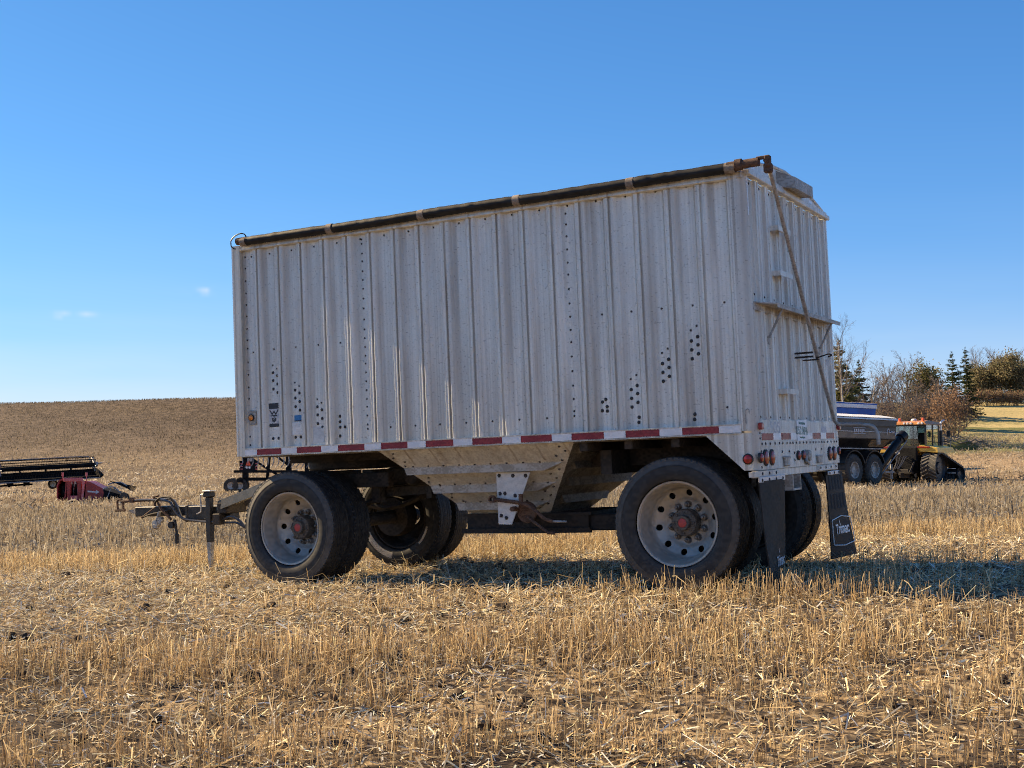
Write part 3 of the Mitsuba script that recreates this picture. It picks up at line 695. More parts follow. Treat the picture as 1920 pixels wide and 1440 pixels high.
tp('jack_leg', cat(box(-1.43, -1.365, yj - .033, yj + .033, -.905, -.425, .006), box(-1.455, -1.345, yj - .045, yj + .045, -.424, -.365, .012)), 'black')
tp('jack_foot', hull([(-1.427, yj - .027, -.9055), (-1.372, yj - .027, -.9055), (-1.427, yj + .027, -.9055), (-1.372, yj + .027, -.9055), (-1.412, yj - .018, -1.22), (-1.382, yj - .018, -1.22), (-1.412, yj + .018, -1.22), (-1.382, yj + .018, -1.22)]), 'alu_dirty')
tp('jack_cap', box(-1.458, -1.342, yj - .05, yj + .05, -.363, -.350, .005), 'alu_plate')
tp('jack_crank', tube(curve([(-1.46, yj - .02, -.39), (-1.50, yj - .02, -.395), (-1.505, yj - .02, -.45), (-1.50, yj - .02, -.53), (-1.50, yj - .02, -.57), (-1.55, yj - .04, -.60)], 14), .009, 6), 'steel')
tp('drawbar_hose', tube(curve([(-2.74, cy - .02, -.455), (-2.5, cy - .03, -.437), (-2.2, cy - .04, -.44), (-2.05, cy - .06, -.43), (-1.95, cy - .08, -.455), (-1.88, cy - .09, -.53), (-1.80, cy - .09, -.66), (-1.5, cy - .10, -.685), (-1.25, cy - .12, -.70), (-1.05, cy - .12, -.70), (-.90, cy - .12, -.76), (-.7, cy - .1, -.82)], 60), .013, 8), 'oil')
tp('drawbar_hose', tube(curve([(-2.28, cy - .07, -.44), (-2.1, cy - .09, -.445), (-1.98, cy - .10, -.47), (-1.93, cy - .10, -.55), (-1.78, cy - .10, -.655), (-1.3, cy - .13, -.69), (-1.08, cy - .14, -.635), (-.97, cy - .14, -.68), (-.82, cy - .13, -.80), (-.6, cy - .1, -.83)], 60), .014, 8), 'oil')
tp('drawbar_hose', tube(curve([(-2.22, cy - .09, -.47), (-2.08, cy - .11, -.41), (-1.97, cy - .11, -.42), (-1.92, cy - .10, -.50), (-2.02, cy - .09, -.555), (-2.3, cy - .08, -.60), (-2.44, cy - .07, -.635)], 40), .010, 8), 'frame')
sh = curve([(-2.86, cy - .02, -.535), (-2.865, cy - .02, -.45), (-2.84, cy - .02, -.425), (-2.80, cy - .02, -.428), (-2.775, cy - .02, -.46), (-2.775, cy - .02, -.535)], 20)
tp('shackle', cat(tube(sh, .014, 8), tube([(-2.89, cy - .02, -.548), (-2.75, cy - .02, -.548)], .016, 8)), 'rust')
tp('coupling_arm', cat(tube([(-2.80, cy - .02, -.448), (-2.62, cy - .02, -.440), (-2.26, cy - .02, -.437)], .019, 8), moved(lathe([(.001, -.03), (.032, -.03), (.032, .03), (.001, .03)], 14), (-2.63, cy - .02, -.435))), 'rust')
tp('hose_bracket', cat(tube([(-2.24, cy - .06, -.42), (-2.12, cy - .09, -.55), (-1.99, cy - .08, -.66)], .014, 6), tube([(-2.25, cy - .06, -.51), (-2.26, cy - .06, -.40), (-2.19, cy - .06, -.395)], .016, 6), tube([(-2.42, cy - .10, -.63), (-2.20, cy - .11, -.52)], .007, 6)), 'rust')
tp('air_coupling', cat(tube([(-2.15, cy - .09, -.57), (-2.19, cy - .09, -.66)], .018, 8), moved(lathe([(.001, -.03), (.042, -.028), (.045, 0), (.042, .028), (.001, .03)], 16), (-2.205, cy - .09, -.705)), box(-2.24, -2.18, cy - .12, cy - .06, -.76, -.70, .012), moved(lathe([(.001, -.02), (.035, -.02), (.035, .02), (.001, .02)], 14), (-2.13, cy - .10, -.66))), 'steel')
tp('electric_cable', cat(tube(curve([(-1.94, cy - .08, -.66), (-1.925, cy - .08, -.74), (-1.915, cy - .08, -.82)], 10), .015, 8), tube([(-1.915, cy - .08, -.82), (-1.915, cy - .08, -.925)], .024, 10), moved(lathe([(.001, -.03), (.038, -.03), (.038, .03), (.001, .03)], 12), (-1.98, cy - .08, -.72))), 'black')

# wheels: eight tyres on two axles
prof = [(.345, -.112), (.352, -.126), (.375, -.137), (.41, -.1415), (.44, -.140), (.452, -.1385), (.455, -.1405), (.460, -.1405), (.463, -.137), (.485, -.129), (.498, -.123), (.500, -.125), (.507, -.124), (.512, -.119), (.520, -.112), (.525, -.100)]
tread = []
for a, b in ((-.100, -.066), (-.058, -.030), (-.022, .022), (.030, .058), (.066, .100)): tread += [(.514, a - .0015), (.527, a), (.5285, (a + b) / 2), (.527, b), (.514, b + .0015)]
full = prof + tread[1:-1] + [(r, -y) for r, y in prof[::-1]]
tyre_m = lathe(full, 96)
lug = []
for k in range(64):                # shoulder blocks
    a = 2 * PI * k / 64
    for s in (-1, 1):
        b_ = box(.500, .5215, s * .1085 - .013, s * .1085 + .013, -.016, .016)
        lug.append(moved(b_, ry=math.degrees(a) + (1.4 if s > 0 else 0)))
tyre_m = cat(tyre_m, lug)
rim_p = [(.324, -.105), (.338, -.108), (.340, -.104), (.338, -.098), (.322, -.094), (.311, -.080), (.306, -.04), (.292, -.02), (.285, .03), (.286, .06), (.290, .085)]
ROUT = lathe(rim_p + [(.312, .09), (.338, .105), (.346, .10), (.34, .11), (.33, .115)], 72)


def disc(n_h=10):
    """the dished wheel disc with its ten hand holes"""
    pr = [(.288, .055), (.272, .078), (.240, .092), (.205, .108), (.180, .128), (.165, .132), (.11, .132)]
    m = lathe(pr, 120)
    c = m.triangles_center; r = np.hypot(c[:, 0], c[:, 2]); a = np.arctan2(c[:, 2], c[:, 0])
    return m


def holes_disc():
    ring = []
    out, inn = .288, .108
    poly = Polygon([(out * math.cos(a), out * math.sin(a)) for a in np.linspace(0, 2 * PI, 121)[:-1]], [[(inn * math.cos(a), inn * math.sin(a)) for a in np.linspace(0, 2 * PI, 61)[:-1]]])
    for k in range(10):
        a = 2 * PI * (k + .35) / 10
        poly = poly.difference(Polygon([(.240 * math.cos(a) + .026 * math.cos(b), .240 * math.sin(a) + .026 * math.sin(b)) for b in np.linspace(0, 2 * PI, 25)[:-1]]))
    m = trimesh.creation.extrude_polygon(poly, .009, engine='earcut')
    v, f = trimesh.remesh.subdivide_to_size(m.vertices, m.faces, .03)
    r = np.hypot(v[:, 0], v[:, 1])
    y = np.interp(r, [.108, .165, .180, .205, .240, .272, .288], [.152, .152, .148, .130, .114, .098, .072])
    return trimesh.Trimesh(np.stack([v[:, 0], y + v[:, 2], v[:, 1]], 1), f[:, ::-1], process=True)


DISC = holes_disc()
DISC_PLAIN = lathe([(.288, .072), (.272, .098), (.240, .114), (.205, .130), (.180, .148), (.165, .152), (.108, .152), (.108, .161), (.17, .161), (.21, .139), (.288, .081)], 40)
nut = cat(lathe([(.001, -.062), (.010, -.060), (.012, -.040), (.022, -.036), (.024, -.0)], 8), lathe([(.024, -.010), (.030, -.004), (.030, .002)], 14))
HUB = cat(lathe([(.110, .14), (.110, .045), (.100, .030), (.062, .028), (.060, -.005), (.056, -.012), (.040, -.013), (.036, -.008)], 40))
HUBBOLT = cat([moved(lathe([(.001, -.008), (.008, -.008), (.008, 0)], 6), (.083 * math.cos(a), .029, .083 * math.sin(a))) for a in np.linspace(0, 2 * PI, 9)[:-1]])
CAP = lathe([(.036, -.008), (.030, -.012), (.001, -.013)], 24)
valve = tube([(.290, -.03, .03), (.285, -.06, .03)], .005, 6)


def wheel(x, yc, side, outer, rot, marks=0):
    """side +1: near side (outer face towards -y)"""
    m = np.eye(4); c_, s_ = math.cos(rot), math.sin(rot)
    m[:3, :3] = np.array([[c_, 0, s_], [0, 1, 0], [-s_, 0, c_]]); m[:3, 3] = (x, yc, AZ_ - .004)
    flip = np.diag([1, 1., 1, 1.])
    if side < 0: flip = np.diag([-1, -1., 1, 1.])
    if not outer: flip = flip @ np.diag([-1, -1., 1, 1.])
    t = T(TM @ m @ flip)
    k = numbered(tr + '__wheel'); labels[k] = {'label': {(1, 1): 'near side outer wheel', (1, 0): 'near side inner wheel', (-1, 1): 'far side outer wheel', (-1, 0): 'far side inner wheel'}[(side, int(outer))] + (' of the front axle' if x < 2 else ' of the rear axle')}
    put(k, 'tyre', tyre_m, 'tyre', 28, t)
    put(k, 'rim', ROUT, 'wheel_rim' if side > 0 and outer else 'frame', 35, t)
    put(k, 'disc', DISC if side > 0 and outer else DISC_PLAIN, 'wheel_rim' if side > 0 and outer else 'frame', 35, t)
    if outer and side > 0:
        for q in range(10):
            a = 2 * PI * (q + .5) / 10
            put(k, 'wheel_nut', moved(nut, (.1432 * math.cos(a), .151, .1432 * math.sin(a))), 'bolt', 35, t)
        put(k, 'hub', moved(cat(HUB, HUBBOLT), (0, .02, 0)), 'hub', 35, t)
        put(k, 'hub_cap', moved(CAP, (0, .02, 0)), 'red_cap', 35, t)
    if marks:
        ms = []
        for a0, a1, r0, r1 in marks:
            aa = np.linspace(a0, a1, 16)
            pr_ = np.array([[(r * math.cos(a), -np.interp(r, [.345, .375, .41, .44, .463, .50], [.112, .137, .1415, .140, .137, .123]) - .0012, r * math.sin(a)) for r in np.linspace(r0, r1, 4)] for a in aa])
            i, j = np.meshgrid(np.arange(15), np.arange(3), indexing='ij')
            q = np.stack([i * 4 + j, i * 4 + j + 1, (i + 1) * 4 + j + 1, (i + 1) * 4 + j], -1).reshape(-1, 4)
            ms.append(trimesh.Trimesh(pr_.reshape(-1, 3), np.vstack([q[:, [0, 1, 2]], q[:, [0, 2, 3]]]), process=False))
        for m_ in ms: put(k, 'scuff_mark', m_, 'tyre_mark', False, t)
    # raised lettering on the sidewall is below what the picture resolves; a raised ring of short bars stands for the bead marks
    return k


YO, YI = .137, .473
wheel(XF, YO, 1, True, .25); wheel(XF, YI, 1, False, .9)
wheel(XB, YO, 1, True, .05); wheel(XB, YI, 1, False, .5)
wheel(XF, Wd - YO, -1, True, .1); wheel(XF, Wd - YI, -1, False, .7, [(-2.35, -1.05, .385, .445), (-.12, .42, .375, .40)])
wheel(XB, Wd - YO, -1, True, .3); wheel(XB, Wd - YI, -1, False, 1.1)

# ------------------------------------------------------------------ machines in the background


def placed(px, d, heading, dz=0., roll=0., s=1.):
    """transform of a thing standing on the ground: local x forward, y left, z up; heading is clockwise from the view's forward"""
    x = W(px, d); z = float(ground(x, d)) + dz
    m = trimesh.transformations.rotation_matrix(math.radians(90 - heading), [0, 0, 1])
    m = trimesh.transformations.translation_matrix([x, d, z]) @ m
    if roll: m = trimesh.transformations.translation_matrix([x, d, z]) @ trimesh.transformations.rotation_matrix(math.radians(roll), [0, 1, 0]) @ trimesh.transformations.translation_matrix([-x, -d, -z]) @ m
    return T(m @ np.diag([s, s, s, 1.]))


def simple_wheel(parent, x, y, r, w, rim_r, tm, face, tyre='ag_tyre', rim='alu_dirty', lugs=0):
    k = numbered(parent + '__wheel')
    t = moved(lathe([(rim_r, -w / 2), (r * .82, -w * .54), (r * .95, -w * .46), (r, -w * .36), (r, w * .36), (r * .95, w * .46), (r * .82, w * .54), (rim_r, w / 2)], 32), (x, y, r))
    if lugs:
        t = cat(t, [moved(box(r * .96, r * 1.03, -w * .42, w * .42, -.03, .03), (x, y, r), ry=360 * q / lugs) for q in range(lugs)])
    put(k, 'tyre', t, tyre, 30, tm)
    f = face * w / 2
    put(k, 'rim', moved(lathe([(rim_r, f), (rim_r * .92, f * .98), (rim_r * .88, f * .55), (rim_r * .45, f * .40), (rim_r * .40, f * .75), (.001, f * .78)], 24), (x, y, r)), rim, 30, tm)
    return k


# ---- the tracked tractor
tm = placed(1708, 71, 42)
tc = thing('tracked_tractor', 'yellow and orange rubber-tracked tractor with glazed cab hitched ahead of the black cart', 'tractor')
tpp = lambda n, m, mt, smooth=30, **k: put(tc, n, m, mt, smooth, tm, **k)
from shapely.geometry import Point
from shapely import union_all
hullp = union_all([Point(0, .86).buffer(.86, 24), Point(2.75, .48).buffer(.48, 20), Point(1.4, .36).buffer(.36)]).convex_hull
for s in (-1, 1):
    y0, y1 = (s * 1.32 - .43, s * 1.32 + .43)
    k = numbered(tc + '__track')
    put(k, 'belt', prism(hullp.difference(hullp.buffer(-.07)), y0, y1), 'rubber', 30, tm)
    co = np.array(hullp.exterior.coords)[:-1]
    seg = np.r_[0, np.cumsum(np.linalg.norm(np.diff(np.vstack([co, co[:1]]), axis=0), axis=1))]
    lugs = []
    cc = np.vstack([co, co[:1]])
    nl = 46
    for q in range(nl):
        sa = seg[-1] * q / nl
        for half in (-1, 1):
            pts = []
            for yy, off in ((0.03, .0), (.43, .22)):
                sv = (sa - off) % seg[-1]
                p = np.array([np.interp(sv, seg, cc[:, 0]), np.interp(sv, seg, cc[:, 1])])
                p2 = np.array([np.interp((sv + .06) % seg[-1], seg, cc[:, 0]), np.interp((sv + .06) % seg[-1], seg, cc[:, 1])])
                tt = (p2 - p) / (np.linalg.norm(p2 - p) + 1e-9); nn = np.array([-tt[1], tt[0]])
                if nn @ (p - np.array([1.2, .5])) < 0: nn = -nn
                for a_, h_ in ((-.04, -.01), (.04, -.01), (-.03, .055), (.03, .055)):
                    w_ = p + tt * a_ + nn * h_; pts.append((w_[0], s * 1.32 + half * yy, w_[1]))
            lugs.append(hull(pts))
    put(k, 'tread_bars', cat(lugs), 'track_lug', False, tm, kind='stuff')
    f = s * .30
    put(k, 'drive_wheel', moved(lathe([(.001, -.3), (.30, -.30), (.35, -.2), (.72, -.2), (.78, -.3), (.79, .3), (.72, .2), (.35, .2), (.30, .3), (.001, .3)], 32), (0, s * 1.32, .86)), 'black', 30, tm)
    put(k, 'idler_wheel', moved(lathe([(.001, -.3), (.2, -.3), (.25, -.22), (.36, -.25), (.405, -.3), (.405, .3), (.36, .25), (.25, .22), (.2, .3), (.001, .3)], 28), (2.75, s * 1.32, .48)), 'black', 30, tm)
    for q, xx in enumerate((1.0, 1.45, 1.9)):
        put(k, 'road_wheel', moved(lathe([(.001, -.28), (.21, -.28), (.21, .28), (.001, .28)], 20), (xx, s * 1.32, .29)), 'header_black', 30, tm)
    put(k, 'track_frame', cat(box(.5, 2.5, s * 1.32 - .14, s * 1.32 + .14, .42, .66, .03)), 'header_black', 30, tm)
    put(k, 'step', cat(box(1.15, 1.75, s * 1.70 - .12, s * 1.70 + .12, .55, .60), box(1.15, 1.75, s * 1.70 - .12, s * 1.70 + .12, .80, .85)), 'alu_dirty', 30, tm)
    fen = hull([(-.55, s * .72, 1.78), (-.55, s * 1.78, 1.72), (-.62, s * .72, 2.12), (-.58, s * 1.74, 1.98), (1.5, s * .72, 2.18), (1.5, s * 1.76, 2.02), (1.9, s * .72, 1.9), (1.9, s * 1.76, 1.72)])
    tpp('fender', fen, 'tractor_yellow')
    tpp('tail_lamp', box(-.66, -.59, s * 1.05 - .3, s * 1.05 + .42, 1.98, 2.06, .01), 'lens_red')
tpp('chassis', cat(box(-.5, 3.6, -.55, .55, .55, 1.6, .05), box(-.9, -.5, -.45, .45, .5, 1.4, .04), box(-.75, -.5, -.62, .62, 1.2, 2.0, .04)), 'header_black')
tpp('bonnet', hull([(1.5, -.55, 1.6), (1.5, .55, 1.6), (1.5, -.55, 2.3), (1.5, .55, 2.3), (4.0, -.5, 1.4), (4.0, .5, 1.4), (3.8, -.42, 2.05), (3.8, .42, 2.05)]), 'tractor_yellow')
tpp('hitch', cat(box(-1.6, -.9, -.07, .07, .46, .58), box(-1.2, -.9, -.5, .5, .55, .65), tube([(-.8, -.5, 1.2), (-1.35, -.5, .62)], .05), tube([(-.8, .5, 1.2), (-1.35, .5, .62)], .05), box(-1.05, -.85, -.28, .28, .3, .8, .03)), 'frame')
tpp('hydraulic_hose', cat(*[tube(curve([(-.75, y, 1.4), (-1.2, y * .9, 1.5), (-1.6, y * .6, 1.1), (-2.0, y * .4, .8)], 14), .025, 6) for y in (-.3, -.15, .1, .3)]), 'oil')
# cab: frame posts, panes, roof
cx0, cx1, hw, z0, z1 = -.35, 1.35, 1.0, 2.12, 3.28
post = []
for x, y in ((cx0, -hw), (cx0, hw), (cx1, -hw), (cx1, hw), (.55, -hw), (.55, hw)): post.append(box(x - .04, x + .04, y - .04, y + .04, z0, z1))
post += [box(cx0, cx1, -hw - .03, hw + .03, z0 - .12, z0), box(cx0 - .03, cx0 + .03, -hw, hw, z1 - .07, z1), box(cx0 - .02, cx0 + .02, -.30, -.26, z0, z1 - .07)]
tpp('cab_frame', cat(post), 'black')
for m_ in (box(cx0 - .012, cx0 - .008, -hw + .04, hw - .04, z0, z1 - .07), box(cx1 + .008, cx1 + .012, -hw + .04, hw - .04, z0, z1), box(cx0 + .04, .51, -hw - .012, -hw - .008, z0, z1), box(.59, cx1 - .04, -hw - .012, -hw - .008, z0, z1), box(cx0 + .04, .51, hw + .008, hw + .012, z0, z1), box(.59, cx1 - .04, hw + .008, hw + .012, z0, z1)):
    v = m_.vertices; ex = np.ptp(v, axis=0); a = int(np.argmin(ex)); c_ = v.mean(0); o = [q for q in range(3) if q != a]
    qd = np.zeros((4, 3)); qd[:, a] = c_[a]
    for i_, (e, f_) in enumerate(((-1, -1), (1, -1), (1, 1), (-1, 1))): qd[i_, o[0]] = c_[o[0]] + e * ex[o[0]] / 2; qd[i_, o[1]] = c_[o[1]] + f_ * ex[o[1]] / 2
    tpp('pane', (qd, np.array([[0, 1, 2, 3]])), 'glass', False)
tpp('seat', cat(box(.35, .85, -.28, .28, 2.15, 2.55, .06), box(.28, .42, -.26, .26, 2.5, 3.0, .06)), 'black')
tpp('console', cat(box(.3, .9, -.55, -.38, 2.2, 2.75, .04), box(.95, 1.0, -.35, .0, 2.55, 2.85, .02), tube([(1.0, 0, 2.2), (.95, 0, 2.72)], .05), moved(lathe([(.17, -.015), (.2, 0), (.17, .015)], 20, 'z'), (.92, 0, 2.75))), 'header_black')
tpp('roof', hull([(cx0 - .22, -1.14, 3.30), (cx0 - .22, 1.14, 3.30), (cx1 + .3, -1.14, 3.30), (cx1 + .3, 1.14, 3.30), (cx0 - .18, -.98, 3.44), (cx0 - .18, .98, 3.44), (cx1 + .2, -.95, 3.46), (cx1 + .2, .95, 3.46), (.5, -.8, 3.55), (.5, .8, 3.55)]), 'tractor_orange')
for y in (-.9, -.7, -.25, -.05, .15, .8): tpp('work_lamp', moved(lathe([(.001, -.03), (.06, -.02), (.065, .04), (.001, .05)], 12, 'x'), (cx0 - .23, y, 3.36)), 'cover_white')
for y in (-.72, .66): tpp('beacon', moved(lathe([(.001, .20), (.07, .18), (.085, .0), (.001, 0)], 14, 'z'), (.0, y, 3.49)), 'beacon')
tpp('satellite_dome', moved(lathe([(.001, .12), (.12, .10), (.17, .03), (.17, 0), (.001, 0)], 16, 'z'), (.4, .0, 3.54)), 'cover_white')
tpp('exhaust_stack', cat(tube([(1.75, -.98, 1.9), (1.75, -.98, 3.0)], .10, 12)), 'black')
tpp('exhaust_pipe', tube(curve([(1.75, -.98, 3.0), (1.75, -.98, 3.35), (1.80, -1.03, 3.5), (1.92, -1.12, 3.58)], 12), .065, 10), 'chrome', 40)
tpp('mirror', cat(tube([(1.35, -.9, 2.3), (1.4, -1.75, 2.4), (1.4, -1.75, 2.75)], .025, 6), box(1.36, 1.42, -1.68, -1.48, 2.62, 2.95, .02)), 'black')
tpp('handrail', cat(tube(curve([(1.4, -1.2, 1.9), (1.4, -1.28, 2.5), (1.4, -1.3, 2.7)], 8), .025, 6), tube([(1.8, -1.5, 1.8), (1.8, -1.55, 2.6)], .025, 6)), 'steel')
tpp('slow_sign', hull([(-.75, .52, 1.90), (-.75, .96, 1.90), (-.75, .74, 2.28), (-.74, .52, 1.90), (-.74, .96, 1.90), (-.74, .74, 2.28)]), 'smv', label='orange triangle on the back of the tractor')
tpp('lamp_disc', moved(lathe([(.001, -.01), (.12, -.01), (.12, .01), (.001, .01)], 14, 'x'), (-.74, .48, 1.72)), 'cover_white')


# ---- grain carts
def grain_cart(tm, label, body, cover, band, tan, s_dust, name='grain_cart'):
    g = thing(name, label, 'grain cart', None)
    P = lambda n, m, mt, smooth=30, **k: put(g, n, m, mt, smooth, tm, **k)
    hw, l0, l1 = 1.72, -3.1, 2.65
    up = [(l0, -hw), (l1, -hw), (l1, hw), (l0, hw)]

    def ringed(z0, f0, z1, f1, inset0=(0, 0), inset1=(0, 0)):
        a = [(x * 1.0 + (inset0[0] if x < 0 else -inset0[0]), y * f0, z0) for x, y in up]; b = [(x + (inset1[0] if x < 0 else -inset1[0]), y * f1, z1) for x, y in up]
        return hull(a + b)
    P('hopper', cat(ringed(2.38, 1.0, 3.40, 1.03, (0, 0), (-.12, 0)), ringed(1.15, .28, 2.379, 1.0, (1.3, 0), (0, 0))), body)
    P('rim_rail', cat(box(l0 - .16, l1 + .16, -hw * 1.03 - .05, -hw * 1.03 + .03, 3.38, 3.48), box(l0 - .16, l1 + .16, hw * 1.03 - .03, hw * 1.03 + .05, 3.38, 3.48), box(l0 - .18, l0 - .10, -hw, hw, 3.38, 3.48), box(l1 + .10, l1 + .18, -hw, hw, 3.38, 3.48)), body)
    arc = [(y, 3.485 + (.22 if band else .10) * max(0, 1 - (y / 1.80) ** 2)) for y in np.linspace(-1.80, 1.80, 17)]
    P('tarp_cover', cat(*[hull([(x0_, y, z) for y, z in arc] + [(x1_, y, z) for y, z in arc] + [(x_, y_, 3.47 - (.10 if band else .34)) for x_ in (x0_, x1_) for y_ in (-1.86, 1.86)]) for x0_, x1_ in ((l0 - .1, l1 + .1),)]), cover)
    if band:
        P('side_band', cat(*[hull([(l0 + .03, sg * (hw + .012), 2.42), (l1 - .03, sg * (hw + .012), 2.42), (l0 + .03, sg * (hw + .020), 2.72), (l1 - .03, sg * (hw + .020), 2.72), (l1 - .03, sg * hw, 2.5), (l0 + .03, sg * hw, 2.5)]) for sg in (-1, 1)]), tan)
        P('upper_band', cat(*[box(l0 + .03, l1 - .03, min(sg * (hw + .045), sg * (hw + .06)), max(sg * (hw + .045), sg * (hw + .06)), 2.78, 2.96) for sg in (-1, 1)] + [box(l0 + .03, l1 - .03, -hw - .066, -hw - .054, 3.06, 3.34)]), band)
        P('pin_stripe', box(l0 + .1, l1 - .1, -hw - .05, -hw - .044, 2.735, 2.76), 'cover_white')
        dz = .0
        P('logo_block', cat(box(-1.45, -.35, -hw - .068, -hw - .062, 2.92, 2.94), box(-1.45, -.35, -hw - .060, -hw - .054, 2.62, 2.65), *[box(-1.4 + .17 * q, -1.30 + .17 * q, -hw - .068, -hw - .062, 2.69 + .03 * (q % 2), 2.87) for q in range(6)]), 'worn_white')
        sq_ = curve([(1.75, 0, 2.62), (1.85, 0, 2.92), (1.98, 0, 2.80), (1.88, 0, 2.74), (2.1, 0, 2.72), (2.2, 0, 2.80), (2.3, 0, 2.70), (2.42, 0, 2.80), (2.5, 0, 2.70), (2.55, 0, 2.55), (2.65, 0, 2.76), (2.85, 0, 2.72)], 40)
        P('script_mark', tube(sq_ + np.array([0, -hw - .068, 0]), .022, 5), 'worn_white')
    if s_dust:
        f_ = lambda u, z: (u, -(.28 * hw + (hw - .28 * hw) * (z - 1.15) / 1.23) - .012, z)
        for m_ in (hull([f_(.35, 2.34), f_(2.2, 2.34), f_(2.1, 1.98), f_(.75, 1.98), f_(.45, 2.2), f_(.5, 2.05)]), hull([f_(1.0, 1.82), f_(1.75, 1.82), f_(1.35, 1.5), f_(.75, 1.35), f_(.95, 1.6)]), hull([f_(-1.3, 1.75), f_(-1.1, 1.75), f_(-1.15, 1.5), f_(-1.4, 1.45)])): P('dust_patch', m_, 'dust')
    P('side_rail', cat(box(l0 + .3, l1 - .3, -1.32, -1.24, 1.86, 1.92), box(l0 + .3, l1 - .3, 1.24, 1.32, 1.86, 1.92)), 'header_steel')
    P('hopper_leg', cat(*[tube([(x, sg * 1.28, 1.88), (x, sg * .9, .95)], .05, 6) for x in (-2.2, -.8, .6, 1.9) for sg in (-1, 1)]), body)
    P('frame', cat(box(-2.8, 3.2, -.95, -.75, .85, 1.05), box(-2.8, 3.2, .75, .95, .85, 1.05), box(-1.5, -1.3, -.95, .95, .7, 1.0), box(.4, .6, -.95, .95, .7, 1.0), box(-1.6, .7, -1.55, -1.45, .72, .9), hull([(3.1, -.8, .9), (3.1, .8, .9), (3.1, -.8, 1.0), (3.1, .8, 1.0), (5.2, -.1, .55), (5.2, .1, .55), (5.2, -.1, .68), (5.2, .1, .68)])), body)
    for x in (-1.35, .55):
        for sg in (-1, 1): simple_wheel(g, x, sg * 1.45, .80, .62, .42, tm, sg, lugs=26)
    P('fender', cat(*[prism(Polygon([(x + 1.0 * math.cos(a), .8 + 1.0 * math.sin(a)) for a in np.linspace(.35, PI - .35, 14)] + [(x + .95 * math.cos(a), .8 + .95 * math.sin(a)) for a in np.linspace(PI - .35, .35, 14)]), -1.78, -1.14) for x in (-1.35, .55)]), body)
    if s_dust:
        P('unload_auger', cat(tube([(1.55, -1.25, .75), (3.55, -1.55, 2.52)], .23, 14), tube([(3.45, -1.53, 2.43), (3.75, -1.58, 2.65)], .29, 14), box(3.2, 3.75, -1.75, -1.3, 2.3, 2.45)), body)
        P('auger_rail', tube([(1.6, -1.5, .55), (3.62, -1.82, 2.32)], .03, 6), 'header_steel')
        P('jack', cat(tube([(4.3, -.5, .3), (4.3, -.5, 1.1)], .07, 8), box(4.2, 4.4, -.62, -.38, .05, .12), box(3.6, 4.5, -.55, -.45, .62, .72)), 'header_steel')
    return g


grain_cart(placed(1572, 65, 47), 'black grain cart with white cover, pale stripe and tandem wheels behind the tractor', 'cart_black', 'cover_white', 'cart_band', 'cart_tan', True)
grain_cart(placed(1560, 88, 50, dz=1.45), 'bright blue hopper of a second grain cart rising behind the black one', 'cart_blue', 'cover_white', None, None, False)

# ---- the long header on its transport wheels
hm = placed(58, 86, 58, dz=.15, roll=-3.6)
hd = thing('draper_header', 'long black harvester header with reel and small transport wheels', 'harvester header')
HP = lambda n, m, mt, smooth=30, **k: put(hd, n, m, mt, smooth, hm, **k)
x0, x1 = -9.0, 4.6                 # local x along the header, +x to the right in the picture, -y towards us
HP('back_frame', cat(box(x0, x1, .55, .80, .62, .80), box(x0, x1, .50, .72, 1.38, 1.52), *[box(x, x + .10, .56, .70, .8, 1.4) for x in np.arange(x0, x1, 1.7)]), 'header_black')
HP('back_sheet', box(x0, x1, .46, .49, .75, 1.24), 'header_black')
HP('pan', hull([(x0, -.9, .55), (x1, -.9, .55), (x0, .5, .60), (x1, .5, .60), (x0, -.95, .72), (x1, -.95, .72), (x0, .45, .86), (x1, .45, .86)]), 'header_black')
HP('cutter_bar', box(x0, x1, -1.08, -.92, .56, .62), 'header_steel')
HP('knife_guard', cat(*[hull([(x, -1.08, .57), (x + .05, -1.08, .57), (x + .025, -1.22, .58), (x + .025, -1.08, .62)]) for x in np.arange(x0, x1, .16)]), 'header_steel', kind='stuff')
HP('reel_tube', moved(tube([(x0 + .1, 0, 0), (x1 - .25, 0, 0)], .12, 12), (0, -.45, 1.55)), 'header_black')
bats, tines = [], []
for k in range(6):
    a = 2 * PI * k / 6 + .35
    yb_, zb_ = -.45 + .52 * math.cos(a), 1.55 + .52 * math.sin(a)
    bats.append(tube([(x0 + .1, yb_, zb_), (x1 - .25, yb_, zb_)], .035, 6))
    for x in np.arange(x0 + .15, x1 - .3, .17): tines.append(tube([(x, yb_, zb_), (x, yb_ - .05, zb_ - .24)], .009, 3, False))
HP('reel_bat', cat(bats), 'header_black'); HP('reel_tine', cat(tines), 'header_black', False, kind='stuff')
for xx in (x0 + .1, -1.9, x1 - .3):
    sp = [tube([(xx, -.45, 1.55), (xx, -.45 + .52 * math.cos(2 * PI * k / 6 + .35), 1.55 + .52 * math.sin(2 * PI * k / 6 + .35))], .03, 5) for k in range(6)]
    HP('reel_spider', cat(sp), 'header_steel')
    HP('reel_arm', cat(tube([(xx, .62, 1.5), (xx, .1, 2.02), (xx, -.45, 1.6)], .05, 6)), 'header_steel')
HP('top_pipe', tube(curve([(x0, .6, 2.12), (-1.9, .6, 2.14), (x1 - .5, .6, 2.16), (x1 - .28, .6, 2.08), (x1 - .25, .6, 1.5)], 20), .035, 6), 'header_steel')
HP('end_shield', hull([(x1, -.85, .55), (x1, .7, .6), (x1, .7, 1.35), (x1, -.3, 1.2), (x1 - .18, -.85, .55), (x1 - .18, .7, .6), (x1 - .18, .7, 1.35), (x1 - .18, -.3, 1.2), (x1 + .1, -1.5, .75), (x1 - .1, -1.5, .7)]), 'header_black')
